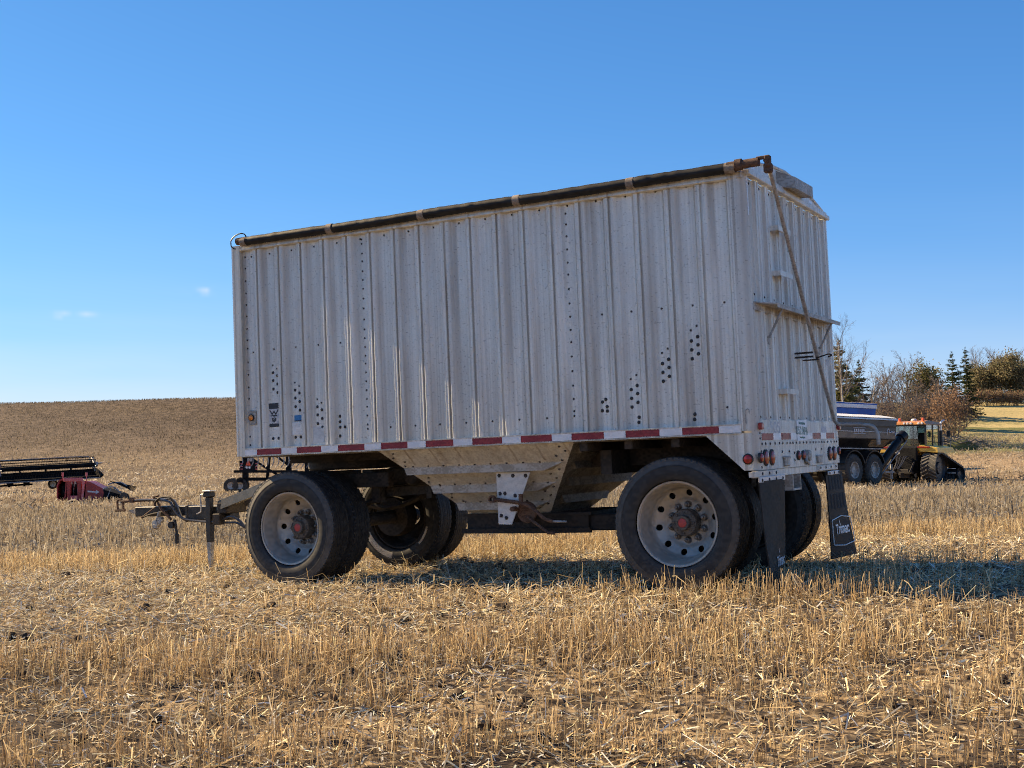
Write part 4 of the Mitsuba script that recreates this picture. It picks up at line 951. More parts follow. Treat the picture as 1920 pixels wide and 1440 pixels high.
HP('end_frame', cat(tube([(x1 - .1, .6, .7), (x1 - .1, .6, 2.0)], .05), tube([(x1 - .25, .3, 1.3), (x1 - .25, .3, 2.05)], .04), tube([(x1 - .2, .0, 1.6), (x1 + .35, -.1, 1.62)], .05), moved(lathe([(.001, -.08), (.16, -.08), (.16, .08), (.001, .08)], 14, 'x'), (x1 - .15, -.45, 1.55))), 'header_steel')
HP('centre_drive', cat(box(-6.2, -5.4, -.1, .5, 1.3, 1.9, .04), tube([(-5.4, 0, 1.3), (-4.9, .1, 1.0)], .06), box(-5.7, -5.2, .5, .9, .7, 1.3)), 'header_steel')
HP('under_beam', cat(box(x0, .4, .85, .98, .36, .48), *[box(x, x + .12, .80, 1.0, .30, .7) for x in (-6., -3.4, -1.2, -.2)], box(-1.4, -1.05, -.3, .2, .34, .6, .05), box(-.3, .0, -.3, .2, .34, .6, .05)), 'header_black')
for xx, yy in ((2.05, -.75), (1.65, .45), (-5.5, -.5), (-5.8, .5)):
    simple_wheel(hd, xx, yy, .33, .22, .20, hm, -1, 'ag_tyre', 'cover_white')
HP('wheel_leg', cat(box(1.98, 2.12, -.62, -.48, .3, .8)), 'header_black')
HP('support_wheel', moved(lathe([(.001, -.1), (.2, -.1), (.22, 0), (.2, .1), (.001, .1)], 16), (3.6, .7, .42)), 'ag_tyre')

# ---- the red pickup header lying in front of it
pm = placed(157, 60, 80, dz=.02)
pk = thing('pickup_header', 'low red pickup header with black pickup deck resting on the stubble', 'harvester header')


def PP(n, m, mt, smooth=30, **k):
    m = m.copy(); m.vertices[:, 0] *= .76
    return put(pk, n, m, mt, smooth, pm, **k)


# local x to the right in the picture, -y towards us
endp = Polygon([(-1.40, .15), (-1.42, .75), (-1.28, 1.02), (-1.02, 1.08), (-.82, .95), (-.86, .2), (-1.05, .02), (-1.25, .02)])
PP('end_plate', cat(prism(endp.difference(endp.buffer(-.07)), -.55, 1.6), prism(endp.buffer(-.06), 1.2, 1.25)), 'head_red')
PP('auger_end', cat(box(-1.2, -.95, -.3, 1.0, .25, .75, .05), tube([(-1.05, -.45, .5), (-.85, -.5, .35)], .06)), 'header_black')
PP('top_beam', cat(box(-1.02, .12, -.62, -.35, .93, 1.10, .02)), 'head_pink')
PP('frame_post', box(-.80, -.58, -.58, -.3, .05, .95, .02), 'head_red')
PP('frame_post', box(-.18, .05, -.58, -.3, .0, .95, .02), 'head_red')
PP('frame_post', hull([(.06, -.66, .0), (.20, -.66, .0), (.14, -.66, .95), (.26, -.66, .95), (.06, -.5, .0), (.20, -.5, .0), (.14, -.5, .95), (.26, -.5, .95)]), 'head_pink')
PP('bottom_beam', box(-.60, -.16, -.60, -.38, .06, .26, .02), 'head_pink')
PP('auger_drum', moved(tube([(-.95, 0, 0), (.2, 0, 0)], .28, 18), (0, .1, .52)), 'header_black', 40)
PP('auger_flight', cat(*[moved(lathe([(.28, -.01), (.40, -.01), (.40, .01), (.28, .01)], 20, 'x'), (x, .1, .52)) for x in np.arange(-.9, .2, .22)]), 'header_steel')
PP('back_panel', box(-.95, .1, .6, .65, .1, .95), 'head_red')
sidep = [(.28, -.0), (1.35, .08), (1.42, .42), (1.30, .62), (.62, .90), (.36, .95)]
PP('side_panel', prism(sidep, -.62, 1.4), 'head_red')
ar = Polygon([(.42, .50), (.95, .47), (.95, .53), (1.16, .44), (.93, .33), (.95, .40), (.45, .43)])
PP('arrow_mark', prism(ar, -.632, -.621), 'worn_white')
PP('pickup_deck', hull([(1.36, -.6, .05), (2.7, -.6, .0), (1.36, 1.5, .05), (2.7, 1.5, .0), (1.4, -.6, .55), (1.4, 1.5, .6), (2.55, -.6, .28), (2.55, 1.5, .30)]), 'header_black')
for m_ in (tube(curve([(1.3, -.55, .55), (1.9, -.6, .68), (2.5, -.6, .35), (2.75, -.6, .25)], 14), .035, 6), tube(curve([(1.3, 1.4, .75), (2.0, 1.4, .85), (2.7, 1.4, .45)], 14), .035, 6), tube([(1.6, -.62, .1), (1.85, -.62, .62)], .03, 6)): PP('pickup_arm', m_, 'header_steel')
PP('gauge_wheel', moved(lathe([(.001, -.09), (.10, -.09), (.2, -.07), (.22, 0), (.2, .07), (.10, .09), (.001, .09)], 20), (2.62, -.75, .22)), 'ag_tyre')
PP('crop_rod', cat(*[tube([(1.4 + .1 * q, 1.5 - .3 * q, .9), (3.0, 1.9 - .2 * q, .62 - .05 * q)], .02, 4) for q in range(5)]), 'header_black')
for x in (-1.12, .30):
    PP('lamp_post', cat(tube([(x, -.3, .95), (x, -.3, 1.25)], .03, 6), box(x - .06, x + .06, -.36, -.30, 1.18, 1.36, .01)), 'head_pink')

# ---- the implement half hidden behind the trailer
im = placed(497, 66, 84, s=.70)
ip = thing('folded_implement', 'dark folded field implement with orange triangle glimpsed between trailer and front wheel', 'farm implement')
IP = lambda n, m, mt, smooth=30, **k: put(ip, n, m, mt, smooth, im, **k)
IP('main_frame', cat(box(-1.9, 5.5, -.3, .3, .9, 1.15), box(-1.9, -1.5, -1.0, 1.0, .8, 1.1), box(-1.6, -1.2, -.5, .5, 1.1, 2.9, .05), tube([(-1.2, 0, 2.7), (1.2, 0, 1.2)], .09), tube([(-1.4, .3, 3.2), (4.5, .3, 3.3)], .08), tube([(.2, 0, 1.1), (.4, 0, 3.2)], .12), tube([(.4, 0, 3.1), (2.0, 0, 1.9)], .09), box(1.6, 2.0, -.3, .3, 1.1, 3.2), box(3.0, 3.3, -.3, .3, 1.1, 3.2)), 'header_black')
IP('wing_shank', cat(*[tube(curve([(x, -.5, 2.9), (x + .15, -.6, 2.3), (x - .1, -.55, 1.9)], 6), .04, 5) for x in np.arange(-1.7, 5, .38)]), 'header_steel')
IP('bright_cylinder', cat(tube([(-1.15, -.55, 2.35), (-1.15, -.55, 3.15)], .09, 10), tube([(-.95, -.55, 2.35), (-.95, -.55, 3.15)], .09, 10)), 'steel', 40)
IP('white_hopper', hull([(1.9, -.5, 2.4), (2.4, -.5, 2.35), (2.5, -.5, 3.1), (2.1, -.5, 3.1), (1.9, .5, 2.4), (2.4, .5, 2.35), (2.5, .5, 3.1), (2.1, .5, 3.1)]), 'cover_white')
IP('slow_sign', hull([(-1.35, -.62, 2.05), (-.95, -.62, 2.05), (-1.15, -.62, 2.50), (-1.35, -.60, 2.05), (-.95, -.60, 2.05), (-1.15, -.60, 2.50)]), 'smv')
for x in (-1.25, -1.05): IP('rear_lamp', moved(lathe([(.001, -.02), (.085, -.02), (.085, .02), (.001, .02)], 12), (x, -.63, 1.90)), 'cover_white')
for x in (-1.62, -.55): IP('lamp_strip', cat(*[box(x - .09, x + .09, -.63, -.60, z, z + .06) for z in (1.75, 1.95, 2.15)]), 'head_pink')
IP('rear_beam', cat(box(-2.2, 2.5, -.62, -.5, 1.5, 1.7), box(-1.8, -.5, -.58, -.3, 1.65, 2.4)), 'header_black')
for x in (-2.4, -1.75): simple_wheel(ip, x, -.5, .55, .34, .26, im, -1)
for x in (-2.4, -1.75, 3.0, 3.7): simple_wheel(ip, x, .9, .55, .34, .26, im, -1)

# ------------------------------------------------------------------ trees and bushes


def limb(out, p, d, ln, r, lvl, rng, P):
    n = 4 if lvl < 1 else (3 if lvl == 1 else 2)
    pts = [p]; dd = d.copy()
    for k in range(n):
        dd = dd + rng.normal(0, P['wig'], 3) + np.array([0, 0, P['up'] * (1 if lvl else .3)]); dd /= np.linalg.norm(dd)
        pts.append(pts[-1] + dd * ln / n)
    pts = np.array(pts); rs = np.linspace(r, r * (.45 if lvl < P['lv'] else .25), n + 1)
    out.append((lvl, pts, rs))
    if lvl >= P['lv']: return
    nb = P['nb'][lvl]
    for k in range(nb):
        t = P['t0'][lvl] + (1 - P['t0'][lvl]) * (k + rng.random()) / nb
        i = min(int(t * n), n - 1); q = pts[i] + (pts[i + 1] - pts[i]) * (t * n - i)
        a = rng.random() * 2 * PI; ax = np.cross(dd, [.3, .5, .8]); ax /= np.linalg.norm(ax); bx = np.cross(dd, ax)
        th = math.radians(P['ang'] + rng.normal(0, 10))
        nd = dd * math.cos(th) + (ax * math.cos(a) + bx * math.sin(a)) * math.sin(th)
        limb(out, q, nd, ln * P['sh'] * (1.15 - .55 * t) * rng.uniform(.75, 1.2), max(rs[i] * .55, .006), lvl + 1, rng, P)


PB = {'lv': 4, 'nb': (13, 6, 5, 4), 't0': (.28, .2, .15, .1), 'ang': 38, 'sh': .50, 'wig': .10, 'up': .10}
PBUSH = {'lv': 3, 'nb': (7, 6, 5), 't0': (.15, .15, .1), 'ang': 34, 'sh': .56, 'wig': .12, 'up': .08}


def quads(c, u, v, col):
    """one quad per centre; u, v half axes"""
    n = len(c)
    V = np.stack([c - u - v, c + u - v, c + u + v, c - u + v], 1).reshape(-1, 3)
    f = np.arange(n * 4).reshape(n, 4)
    return V, f, np.repeat(col, 4, 0)


def tree_mesh(segs, lo, hi, sides):
    return cat([tube(p, r, sides if l < 2 else 3, False) for l, p, r in segs if lo <= l <= hi])


def unit(v): return v / (np.linalg.norm(v, axis=-1, keepdims=True) + 1e-9)


def leaf_cloud(pts, n, size, cols, rng, spread):
    k = rng.integers(0, len(pts), n)
    c = pts[k] + rng.normal(0, spread, (n, 3))
    u = unit(rng.normal(0, 1, (n, 3))); v = unit(np.cross(u, rng.normal(0, 1, (n, 3))))
    s = size * rng.uniform(.6, 1.4, (n, 1))
    col = np.asarray(cols)[rng.integers(0, len(cols), n)] * rng.uniform(.65, 1.3, (n, 1))
    return quads(c, u * s, v * s * .7, col)


def bare_tree(name, px, d, h, label, seed, P=PB, bark='bark', twig='twig', leaves=None, multi=1, group=None, cat_='tree', rtop=.0125, lean=0.):
    rng = np.random.default_rng(seed)
    x = W(px, d); base = np.array([x, d, float(ground(x, d)) - .15])
    t = thing(name, label, cat_, group)
    segs = []
    for q in range(multi):
        off = rng.normal(0, .35 * (multi > 1), 3) * [1, 1, 0]
        dr_ = np.array([lean + rng.normal(0, .18 * (multi > 1)), rng.normal(0, .18 * (multi > 1)), 1.]); dr_ /= np.linalg.norm(dr_)
        limb(segs, base + off, dr_, h * (.78 if P is PB else .72) * rng.uniform(.85, 1.05), h * rtop, 0, rng, P)
    put(t, 'trunk', tree_mesh(segs, 0, 0, 7), bark, 40)
    put(t, 'branches', tree_mesh(segs, 1, 9, 4), twig, False)
    if leaves:
        tips = np.vstack([p for l, p, r in segs if l >= P['lv'] - 1])
        V, f, c = leaf_cloud(tips, leaves[0], leaves[1], leaves[2], rng, leaves[3])
        key = numbered(t + '__foliage'); scene[key] = mikit.ply((V, f), 'm_leaf', color=c[:, :] if False else np.repeat(c.reshape(-1, 3), 1, 0))
    return t


def conifer(px, d, h, w, label, seed, cols, group=None, gap=.25, name='spruce_tree'):
    rng = np.random.default_rng(seed)
    x = W(px, d); z0 = float(ground(x, d)) - .1
    t = thing(name, label, 'tree', group)
    put(t, 'trunk', tube([(x, d, z0), (x + .05, d, z0 + h * .96)], [h * .016, .02], 7), 'bark', 40)
    C, U, Vv, K, br = [], [], [], [], []
    nw = int(h * 4.2)
    for i in range(nw):
        f = (i + rng.random()) / nw; zz = z0 + h * (.06 + .93 * f)
        R = w * (1 - f) ** .85 * rng.uniform(.7, 1.15) + .10
        for k in range(rng.integers(5, 8)):
            if rng.random() < gap * .5: continue
            a = rng.random() * 2 * PI; ln = R * rng.uniform(.75, 1.1)
            drp = rng.uniform(.05, .40) * (1 - f) - .25 * f
            dv = unit(np.array([math.cos(a), math.sin(a), -drp])); p0 = np.array([x, d, zz])
            br.append(tube([p0, p0 + dv * ln], [.022, .006], 3, False))
            m = max(5, int(ln * 11))
            s = (np.arange(m) + rng.random(m)) / m * .92 + .10
            c = p0 + dv * (ln * s)[:, None] + rng.normal(0, .05, (m, 3)) + np.array([0, 0, -.10]) * rng.random((m, 1))
            side = unit(np.cross(dv, [0, 0, 1])); wd = (.30 * (1.1 - .6 * s) * min(1, ln))[:, None]
            sd = np.where(rng.random((m, 1)) < .5, 1, -1)
            u = (side * sd + dv * .7 + rng.normal(0, .25, (m, 3))) * wd * .62
            v = unit(np.cross(u, rng.normal(0, 1, (m, 3)) + [0, 0, 1.])) * .055
            C.append(c + u * .5); U.append(u); Vv.append(v); K.append(np.asarray(cols)[rng.integers(0, len(cols), m)] * rng.uniform(.6, 1.35, (m, 1)))
    put(t, 'branches', cat(br), 'twig', False)
    V, f, c = quads(np.vstack(C), np.vstack(U), np.vstack(Vv), np.vstack(K))
    key = numbered(t + '__needles'); scene[key] = mikit.ply((V, f), 'm_leaf', color=c)
    return t


DKG = [(.040, .058, .030), (.058, .078, .038), (.075, .092, .048)]
YLG = [(.20, .19, .075), (.16, .165, .065), (.24, .22, .10), (.11, .12, .05)]
OLV = [(.26, .24, .14), (.20, .195, .11), (.32, .27, .17)]
OAK = [(.29, .185, .12), (.24, .155, .105), (.34, .22, .14), (.19, .135, .095)]
conifer(1574, 128, 11.2, 3.5, 'tall sunlit yellow-green conifer just right of the trailer', 1, YLG, name='pine_tree', gap=.05)
bare_tree('birch_tree', 1580, 122, 13.4, 'tallest bare pale-barked tree with fine twigs beside the trailer', 2, bark='bark_pale', twig='twig', lean=.10, rtop=.0085)
conifer(1612, 132, 8.8, 2.8, 'dark spruce left of the first bare tree', 3, DKG)
conifer(1588, 134, 8.6, 3.2, 'dark spruce low behind the sunlit conifer', 31, DKG, gap=.05)
bare_tree('bare_tree', 1641, 128, 8.4, 'pale bare tree standing right of the dark spruce', 4, bark='bark_pale')
bare_tree('bare_tree', 1692, 138, 8.4, 'slender bare tree above the tractor cab', 5)
bare_tree('bare_tree', 1668, 130, 6.0, 'shorter bare tree left of the slender one', 15)
bare_tree('poplar_tree', 1731, 140, 8.2, 'yellow-green leafy tree in the middle of the row', 6, leaves=(5200, .085, YLG + OLV, .42))
conifer(1752, 143, 7.6, 1.8, 'dark spruce behind the leafy poplar', 7, DKG)
bare_tree('bare_tree', 1762, 134, 7.4, 'grey bare tree between spruce and russet oak', 8)
conifer(1787, 160, 8.8, 2.4, 'left one of the pair of pointed spruces behind the oak', 9, DKG)
conifer(1813, 162, 9.2, 2.2, 'right one of the pair of pointed spruces behind the oak', 10, DKG)
bare_tree('oak_tree', 1787, 112, 6.4, 'russet-leaved oak with several stems at the edge of the slope', 11, P=PBUSH, leaves=(3000, .06, OAK, .20), multi=7, rtop=.011)
bare_tree('oak_tree', 1762, 116, 5.2, 'smaller russet oak beside the mirror of the tractor', 12, P=PBUSH, leaves=(1300, .06, OAK, .25), multi=5, rtop=.010)
THK = ((1574, 118, 5.2, 'first'), (1590, 121, 4.8, 'second'), (1606, 117, 5.4, 'third'), (1622, 122, 5.6, 'fourth'), (1638, 118, 4.8, 'fifth'), (1654, 123, 5.8, 'sixth'), (1670, 117, 5.0, 'seventh'), (1686, 121, 5.6, 'eighth'), (1701, 118, 5.2, 'ninth'), (1716, 122, 5.8, 'tenth'), (1731, 117, 5.0, 'eleventh'), (1747, 121, 5.2, 'twelfth'))
for k, (px, d, h, no) in enumerate(THK):
    bare_tree('bare_shrub', px, d, h, f'leafless grey-brown shrub in the thicket under the trees, {no} from the trailer', 40 + k, P=PBUSH, multi=8, group='thicket of leafless shrubs', cat_='shrub', rtop=.008,
              leaves=(420, .05, OAK[:2] + [(.17, .135, .11), (.20, .165, .14)], .12))
for k, (px, d, h, wh) in enumerate(((1627, 133, 7.6, 'just right of the dark spruce'), (1655, 136, 8.0, 'behind the blue hopper'), (1678, 142, 8.4, 'over the left half of the cab'), (1706, 141, 8.8, 'over the right half of the cab'), (1722, 134, 7.2, 'in front of the leafy poplar'))):
    bare_tree('bare_tree', px, d, h, 'grey leafless tree standing ' + wh, 140 + k, leaves=(260, .045, OAK[:1] + [(.19, .16, .13)], .10))
for k, (px, d, h, w, lab) in enumerate(((1832, 189, 6.6, 3.2, 'olive round-crowned tree at the left end of the far copse'), (1852, 191, 7.4, 3.4, 'tall olive tree left of centre in the far copse'), (1874, 190, 7.8, 3.6, 'broad olive tree in the middle of the far copse'), (1896, 192, 7.6, 3.6, 'olive tree right of centre in the far copse'), (1918, 190, 7.8, 3.4, 'olive tree cut by the right edge of the picture'))):
    bare_tree('copse_tree', px, d, h, lab, 60 + k, P={**PB, 'lv': 3, 'nb': (16, 8, 6), 't0': (.06, .1, .1), 'ang': 52, 'sh': .52}, leaves=(7000, .085, OLV + [(.11, .085, .055)], .5))
for k, (px, h) in enumerate(((1836, 8.4), (1867, 9.6), (1902, 8.6))):
    bare_tree('bare_tree', px, 193, h + 1.0, ('left', 'middle', 'right')[k] + ' bare tree overtopping the far copse', 70 + k)
for k, px in enumerate((1822, 1833, 1845, 1857, 1869, 1881, 1893, 1905, 1917)):
    bare_tree('bare_shrub', px, 177, 2.4, 'russet shrub at the foot of the far copse, ' + ('first', 'second', 'third', 'fourth', 'fifth', 'sixth', 'seventh', 'eighth', 'ninth')[k] + ' from the left', 80 + k, P=PBUSH, multi=7, group='shrubs at the foot of the far copse', cat_='shrub', rtop=.01, leaves=(900, .06, OAK[:2] + OLV[:1], .30))
# brush pile at the foot of the oak
rng = np.random.default_rng(8)
bp = thing('brush_pile', 'dark heap of branches and earth at the foot of the oak', 'brush pile')
bx, by = W(1792, 108), 108; bz = float(ground(bx, by))
mv = trimesh.creation.icosphere(3); mv.vertices *= [1.9, 1.2, .75]; mv.vertices += (meshkit.noise(mv.vertices * 2.2, 3)[:, None] - .5) * .5; mv.apply_translation([bx, by, bz + .05])
put(bp, 'heap', mv, 'soil', False)
st = []
for k in range(90):
    a = rng.random() * PI; p = np.array([bx + rng.normal(0, 1.2), by - .4 + rng.normal(0, .6), bz + rng.uniform(.1, .85)]); dv = np.array([math.cos(a), rng.normal(0, .3), -.25 + rng.normal(0, .2)]) * rng.uniform(.5, 1.3)
    st.append(tube([p - dv, p + dv], [.05, .02], 4, False))
put(bp, 'branches', cat(st), 'bark', False, kind='stuff')

# ------------------------------------------------------------------ stubble, straw and clods
TI = np.linalg.inv(TM)


def blocked(x, y):
    """under the tyres, where nothing stands"""
    z = ground(x, y); q = np.stack([x, y, z, np.ones_like(x)], -1) @ TI.T
    m = np.zeros(x.shape, bool)
    for ax in (XF, XB):
        for a, b in ((-.02, .64), (Wd - .64, Wd + .02)): m |= (np.abs(q[..., 0] - ax) < .20) & (q[..., 1] > a) & (q[..., 1] < b)
    return m


def wedge(n, d0, d1, rng, half=32.0):
    d = np.sqrt(rng.uniform(d0 ** 2, d1 ** 2, n)); a = np.radians(rng.uniform(-half, half, n))
    return d * np.sin(a) / np.cos(a) * 1.0, d


def cover(x, y):
    """how thickly stems stand: bands left by the combine, running across the view"""
    yy = y + .05 * x + .8 * (meshkit.noise(np.stack([x * .45, y * .3, x * 0], -1), 21) - .5)
    n = meshkit.fbm(np.stack([x * .8, y * 1.6, x * 0], -1), 3, 22)
    b = np.zeros_like(x)
    for c, w, s, x0 in ((5.55, .28, .55, 0), (6.35, .34, .9, .4), (7.45, .62, 1.0, 0), (8.35, .25, .55, .4), (9.35, .28, .95, 1.2), (9.95, .25, .7, .9), (11.3, .35, .45, 1.0), (15.2, 1.2, .9, -1), (19., 1.2, .8, 0), (24., 2.0, .9, 0), (31, 2.5, .9, 0)):
        k = 1 / (1 + np.exp(-(x - x0 + 2.2) * 1.6)) if x0 > 0 else 1.
        b = np.maximum(b, s * k * np.exp(-((yy - c) / w) ** 4))
    b = np.where((x < -.35 + .25 * np.sin(y * 3)) & (y > 9.7) & (y < 14.2), b * .22, b)      # flattened where the wheels came in
    b = np.where(y > 35, .85, b)
    return np.clip(.05 + 1.05 * b * (.12 + 1.6 * np.clip((n - .30) * 2.4, 0, 1)), 0, 1.15)


STEM = np.array([(.70, .56, .34), (.59, .455, .26), (.78, .66, .44), (.49, .365, .205), (.36, .265, .155), (.72, .58, .36)])
CHAFF = np.array([(.84, .71, .46), (.76, .60, .35), (.87, .78, .57), (.62, .46, .25), (.44, .31, .165), (.87, .83, .71)])


def stems(x, y, h, r, lean, col, sides=3):
    n = len(x); z = ground(x, y) - .01
    a0 = np.random.default_rng(5).random(n) * 2 * PI
    V = np.zeros((n, 2, sides, 3)); F = []
    for k in range(sides):
        a = a0 + 2 * PI * k / sides
        o = np.stack([np.cos(a) * r, np.sin(a) * r, 0 * r], -1)
        b = np.stack([x, y, z], -1)
        V[:, 0, k] = b + o
        V[:, 1, k] = b + o * .85 + np.stack([lean[:, 0] * h, lean[:, 1] * h, h * (1 + .0 * a)], -1)
    base = np.arange(n)[:, None] * (2 * sides)
    for k in range(sides):
        k2 = (k + 1) % sides
        F.append(base + np.array([k, k2, sides + k2])); F.append(base + np.array([k, sides + k2, sides + k]))
    if sides == 3: F.append(base + np.array([3, 4, 5]))
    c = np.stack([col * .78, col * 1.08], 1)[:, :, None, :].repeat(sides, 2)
    return V.reshape(-1, 3), np.vstack(F), c.reshape(-1, 3)


def blades(x, y, h, w, lean, col, rng):
    """upright flat stalks, one quad each"""
    n = len(x); z = ground(x, y) - .01
    a = rng.random(n) * PI
    o = np.stack([np.cos(a) * w, np.sin(a) * w, 0 * w], -1); b = np.stack([x, y, z], -1)
    t = b + np.stack([lean[:, 0] * h, lean[:, 1] * h, h], -1)
    V = np.stack([b - o, b + o, t + o * .8, t - o * .8], 1).reshape(-1, 3)
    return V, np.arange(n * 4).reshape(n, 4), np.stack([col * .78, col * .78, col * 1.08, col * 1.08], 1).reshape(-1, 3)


def litter(x, y, ln, w, lift, col, rng, tilt=.28):
    n = len(x); z = ground(x, y) + lift
    a = rng.random(n) * 2 * PI; t = rng.normal(0, tilt, n)
    u = np.stack([np.cos(a) * np.cos(t), np.sin(a) * np.cos(t), np.sin(t)], -1) * (ln / 2)[:, None]
    v = unit(np.cross(u, np.array([0, 0, 1.]) + rng.normal(0, .5, (n, 3)))) * w[:, None]
    c = np.stack([x, y, z + np.abs(u[:, 2])], -1)
    bend = np.stack([u * 0 + [0, 0, 1.]], 0)[0] * (ln * rng.normal(0, .06, n))[:, None]
    V = np.stack([c - u - v, c - u + v, c + bend - v, c + bend + v, c + u - v, c + u + v], 1).reshape(-1, 3)
    b0 = np.arange(n)[:, None] * 6
    F = np.vstack([b0 + np.array(q) for q in ((0, 2, 1), (1, 2, 3), (2, 4, 3), (3, 4, 5))])
    return V, F, np.repeat(col, 6, 0)


def stuff(name, parts, label, m='m_straw'):
    V, F, C, at = [], [], [], 0
    for v, f, c in parts:
        f = np.asarray(f)
        if f.shape[1] == 4: f = np.vstack([f[:, [0, 1, 2]], f[:, [0, 2, 3]]])
        V.append(v); F.append(f + at); C.append(c); at += len(v)
    key = numbered(name)
    scene[key] = mikit.ply((np.vstack(V), np.vstack(F)), m, color=np.clip(np.vstack(C), 0, .9))
    labels[key] = {'kind': 'stuff', 'label': label}


def pick(pal, n, rng, x=None, y=None):
    c = pal[rng.integers(0, len(pal), n)] * rng.uniform(.60, 1.25, (n, 1))
    if x is not None:                        # the field's own patches: thinner, greyer straw here and there, the fallow upper slope darker
        p = np.stack([x * .035, y * .022, x * 0], -1)
        k = .72 + .56 * meshkit.fbm(p + 3, 3, 51) - .26 * np.clip((meshkit.noise(np.stack([x * .02 + y * .01, (y + .35 * x) * .11, x * 0], -1), 9) - .5) * 4, 0, 1)
        trk = np.abs(y - 190 + 1.15 * (x + 71)) + 4 * meshkit.noise(np.stack([x * .12, y * .12, x * 0], -1), 4)
        k = k * (1 - .5 * (trk < 5) * (x > -74) * (x < -40)) * (1 - .40 * np.exp(-((x + 38) / 17) ** 2 - ((y - 186) / 20) ** 2))
        up = np.clip((y - 112) / 45, 0, 1) * np.clip((12 - x) / 30, 0, 1)
        g = c.mean(1, keepdims=True)
        c = (c * .74 + g * .26) * .80 * k[:, None] * (1 - .42 * up)[:, None]
    return c


rng = np.random.default_rng(17)
P1 = []
# near stems in little tufts, so that they stand in drilled clumps
n = 35000
x, y = wedge(n, 4.9, 16.5, rng)
ca_, sa_ = math.cos(.14), math.sin(.14)                # drilled rows, across the view
p_ = y * ca_ - x * sa_; q_ = x * ca_ + y * sa_
p_ = np.round(p_ / .23) * .23 + rng.normal(0, .032, n) + .05 * (meshkit.noise(np.stack([q_ * .5, p_ * 0, p_ * 0], -1), 33) - .5)
x, y = q_ * ca_ - p_ * sa_, q_ * sa_ + p_ * ca_
keep = (rng.random(n) < cover(x, y)) & ~blocked(x, y); x, y = x[keep], y[keep]
k = rng.integers(1, 5, len(x)); x = np.repeat(x, k) + rng.normal(0, .018, k.sum()); y = np.repeat(y, k) + rng.normal(0, .018, k.sum())
tl_ = np.repeat(rng.normal(0, .10, (len(k), 2)), k, 0)
m_ = ~blocked(x, y); x, y, tl_ = x[m_], y[m_], tl_[m_]; n = len(x)
hh = np.clip(rng.normal(.148, .042, n), .05, .26) * np.clip(.62 + .45 * cover(x, y), .5, 1.08)
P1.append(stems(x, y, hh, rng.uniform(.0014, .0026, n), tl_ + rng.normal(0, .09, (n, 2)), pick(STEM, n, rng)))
# leaves still hanging on the stems
n2 = n // 3; i = rng.integers(0, n, n2)
V, F, C = litter(x[i], y[i], rng.uniform(.05, .14, n2), rng.uniform(.0016, .0032, n2), rng.uniform(.03, .13, n2), pick(STEM, n2, rng) * 1.05, rng, .8)
P1.append((V, F, C))
# bent and broken stems
n = 2000; x, y = wedge(n, 5, 15, rng); m_ = ~blocked(x, y); x, y = x[m_], y[m_]; n = len(x)
P1.append(stems(x, y, rng.uniform(.06, .2, n), rng.uniform(.0016, .0026, n), rng.normal(0, .8, (n, 2)), pick(CHAFF, n, rng)))
stuff('stubble', P1, 'cut straw stubble standing in bands on the near ground')
P2 = []
n = 205000; x, y = wedge(n, 4.8, 17, rng)
pn = meshkit.fbm(np.stack([x * 1.3, y * 2.2, x * 0], -1), 3, 31); keep = rng.random(n) < .30 + 1.5 * np.clip(pn - .3, 0, .6); x, y = x[keep], y[keep]; n = len(x)
P2.append(litter(x, y, rng.gamma(2.2, .020, n) + .010, rng.uniform(.0014, .0040, n), rng.uniform(.0, .035, n), pick(CHAFF, n, rng), rng))
n = 3400; x, y = wedge(n, 4.8, 17, rng)
P2.append(litter(x, y, rng.uniform(.04, .11, n), rng.uniform(.003, .0065, n), rng.uniform(.0, .04, n), pick(CHAFF[[0, 2, 5]], n, rng), rng, .4))
n = 420; x, y = wedge(n, 5, 12, rng)
P2.append(litter(x, y, rng.uniform(.16, .40, n), rng.uniform(.0014, .0024, n), rng.uniform(.03, .10, n), pick(CHAFF, n, rng), rng, .22))
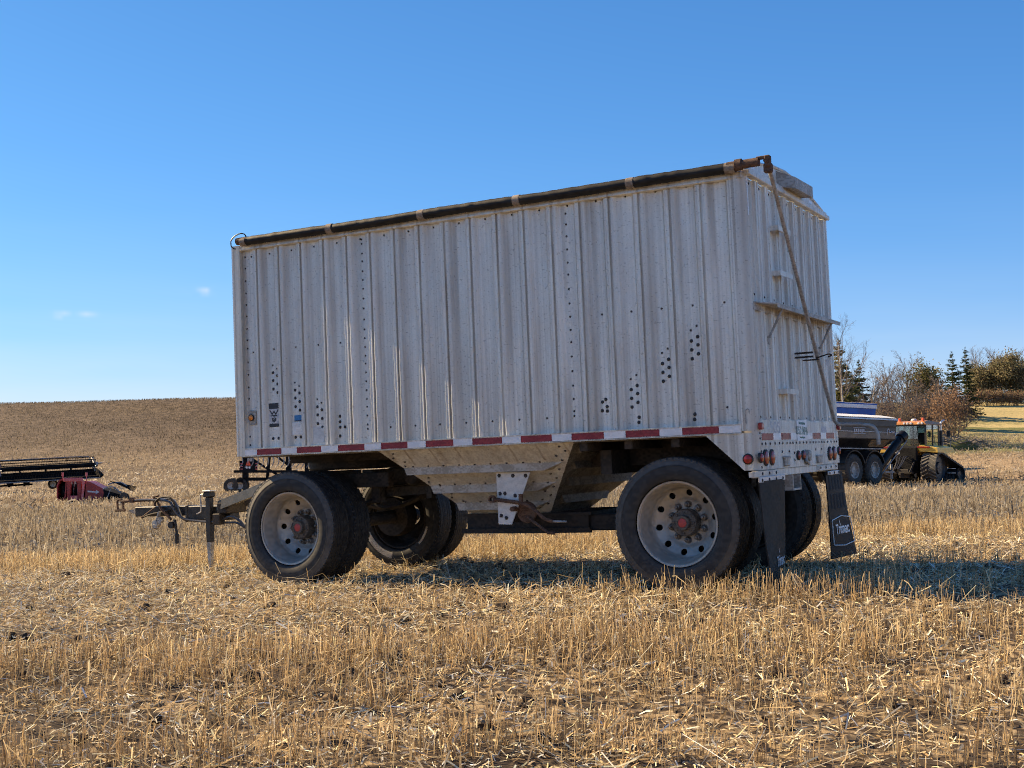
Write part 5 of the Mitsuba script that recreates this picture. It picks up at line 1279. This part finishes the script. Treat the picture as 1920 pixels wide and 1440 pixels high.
stuff('straw_litter', P2, 'broken straw and chaff strewn between the stubble', 'm_litter')
P3 = []
n = 60000; x, y = wedge(n, 16, 46, rng, 30)
keep = rng.random(n) < .35 + .65 * cover(x, y); x, y = x[keep], y[keep]; n = len(x)
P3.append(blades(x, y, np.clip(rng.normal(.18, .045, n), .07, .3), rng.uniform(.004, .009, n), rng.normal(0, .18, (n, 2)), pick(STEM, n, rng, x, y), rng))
n = 60000; x, y = wedge(n, 16, 46, rng, 30)
P3.append(litter(x, y, rng.uniform(.06, .22, n), rng.uniform(.006, .014, n), rng.uniform(0, .05, n), pick(CHAFF, n, rng, x, y) * .9, rng, .3))
n = 66000; x, y = wedge(n, 46, 130, rng, 30)
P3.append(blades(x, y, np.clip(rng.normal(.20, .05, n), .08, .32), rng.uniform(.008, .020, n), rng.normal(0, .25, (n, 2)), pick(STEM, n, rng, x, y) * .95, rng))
n = 36000; x, y = wedge(n, 46, 130, rng, 30)
P3.append(litter(x, y, rng.uniform(.15, .45, n), rng.uniform(.015, .035, n), rng.uniform(0, .05, n), pick(CHAFF, n, rng, x, y) * .85, rng, .3))
n = 70000; x, y = wedge(n, 128, 226, rng, 30); keep = (x < 30 + rng.normal(0, 2, n)); x, y = x[keep], y[keep]; n = len(x)
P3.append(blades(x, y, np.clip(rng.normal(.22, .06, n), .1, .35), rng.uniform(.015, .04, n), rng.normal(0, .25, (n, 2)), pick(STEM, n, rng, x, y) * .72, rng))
stuff('far_stubble', P3, 'stubble and straw covering the field behind and up the hill')
# clods of dark soil
cl = []
ico = trimesh.creation.icosphere(1)
n = 420; x, y = wedge(n, 5, 14, rng); s = np.minimum(rng.gamma(2, .010, n) + .010, .055)
for a, b, c in zip(x, y, s):
    m = ico.copy(); m.vertices *= c * (1 + .9 * (meshkit.noise(m.vertices * 2.1 + a * 7, 6)[:, None] - .5)); m.vertices[:, 2] *= .7; m.apply_translation([a, b, float(ground(a, b)) + c * .3]); cl.append(m)
put(None, 'soil_clods', cat(cl), 'soil', False, kind='stuff', label='dark clods of soil lying between the stubble')
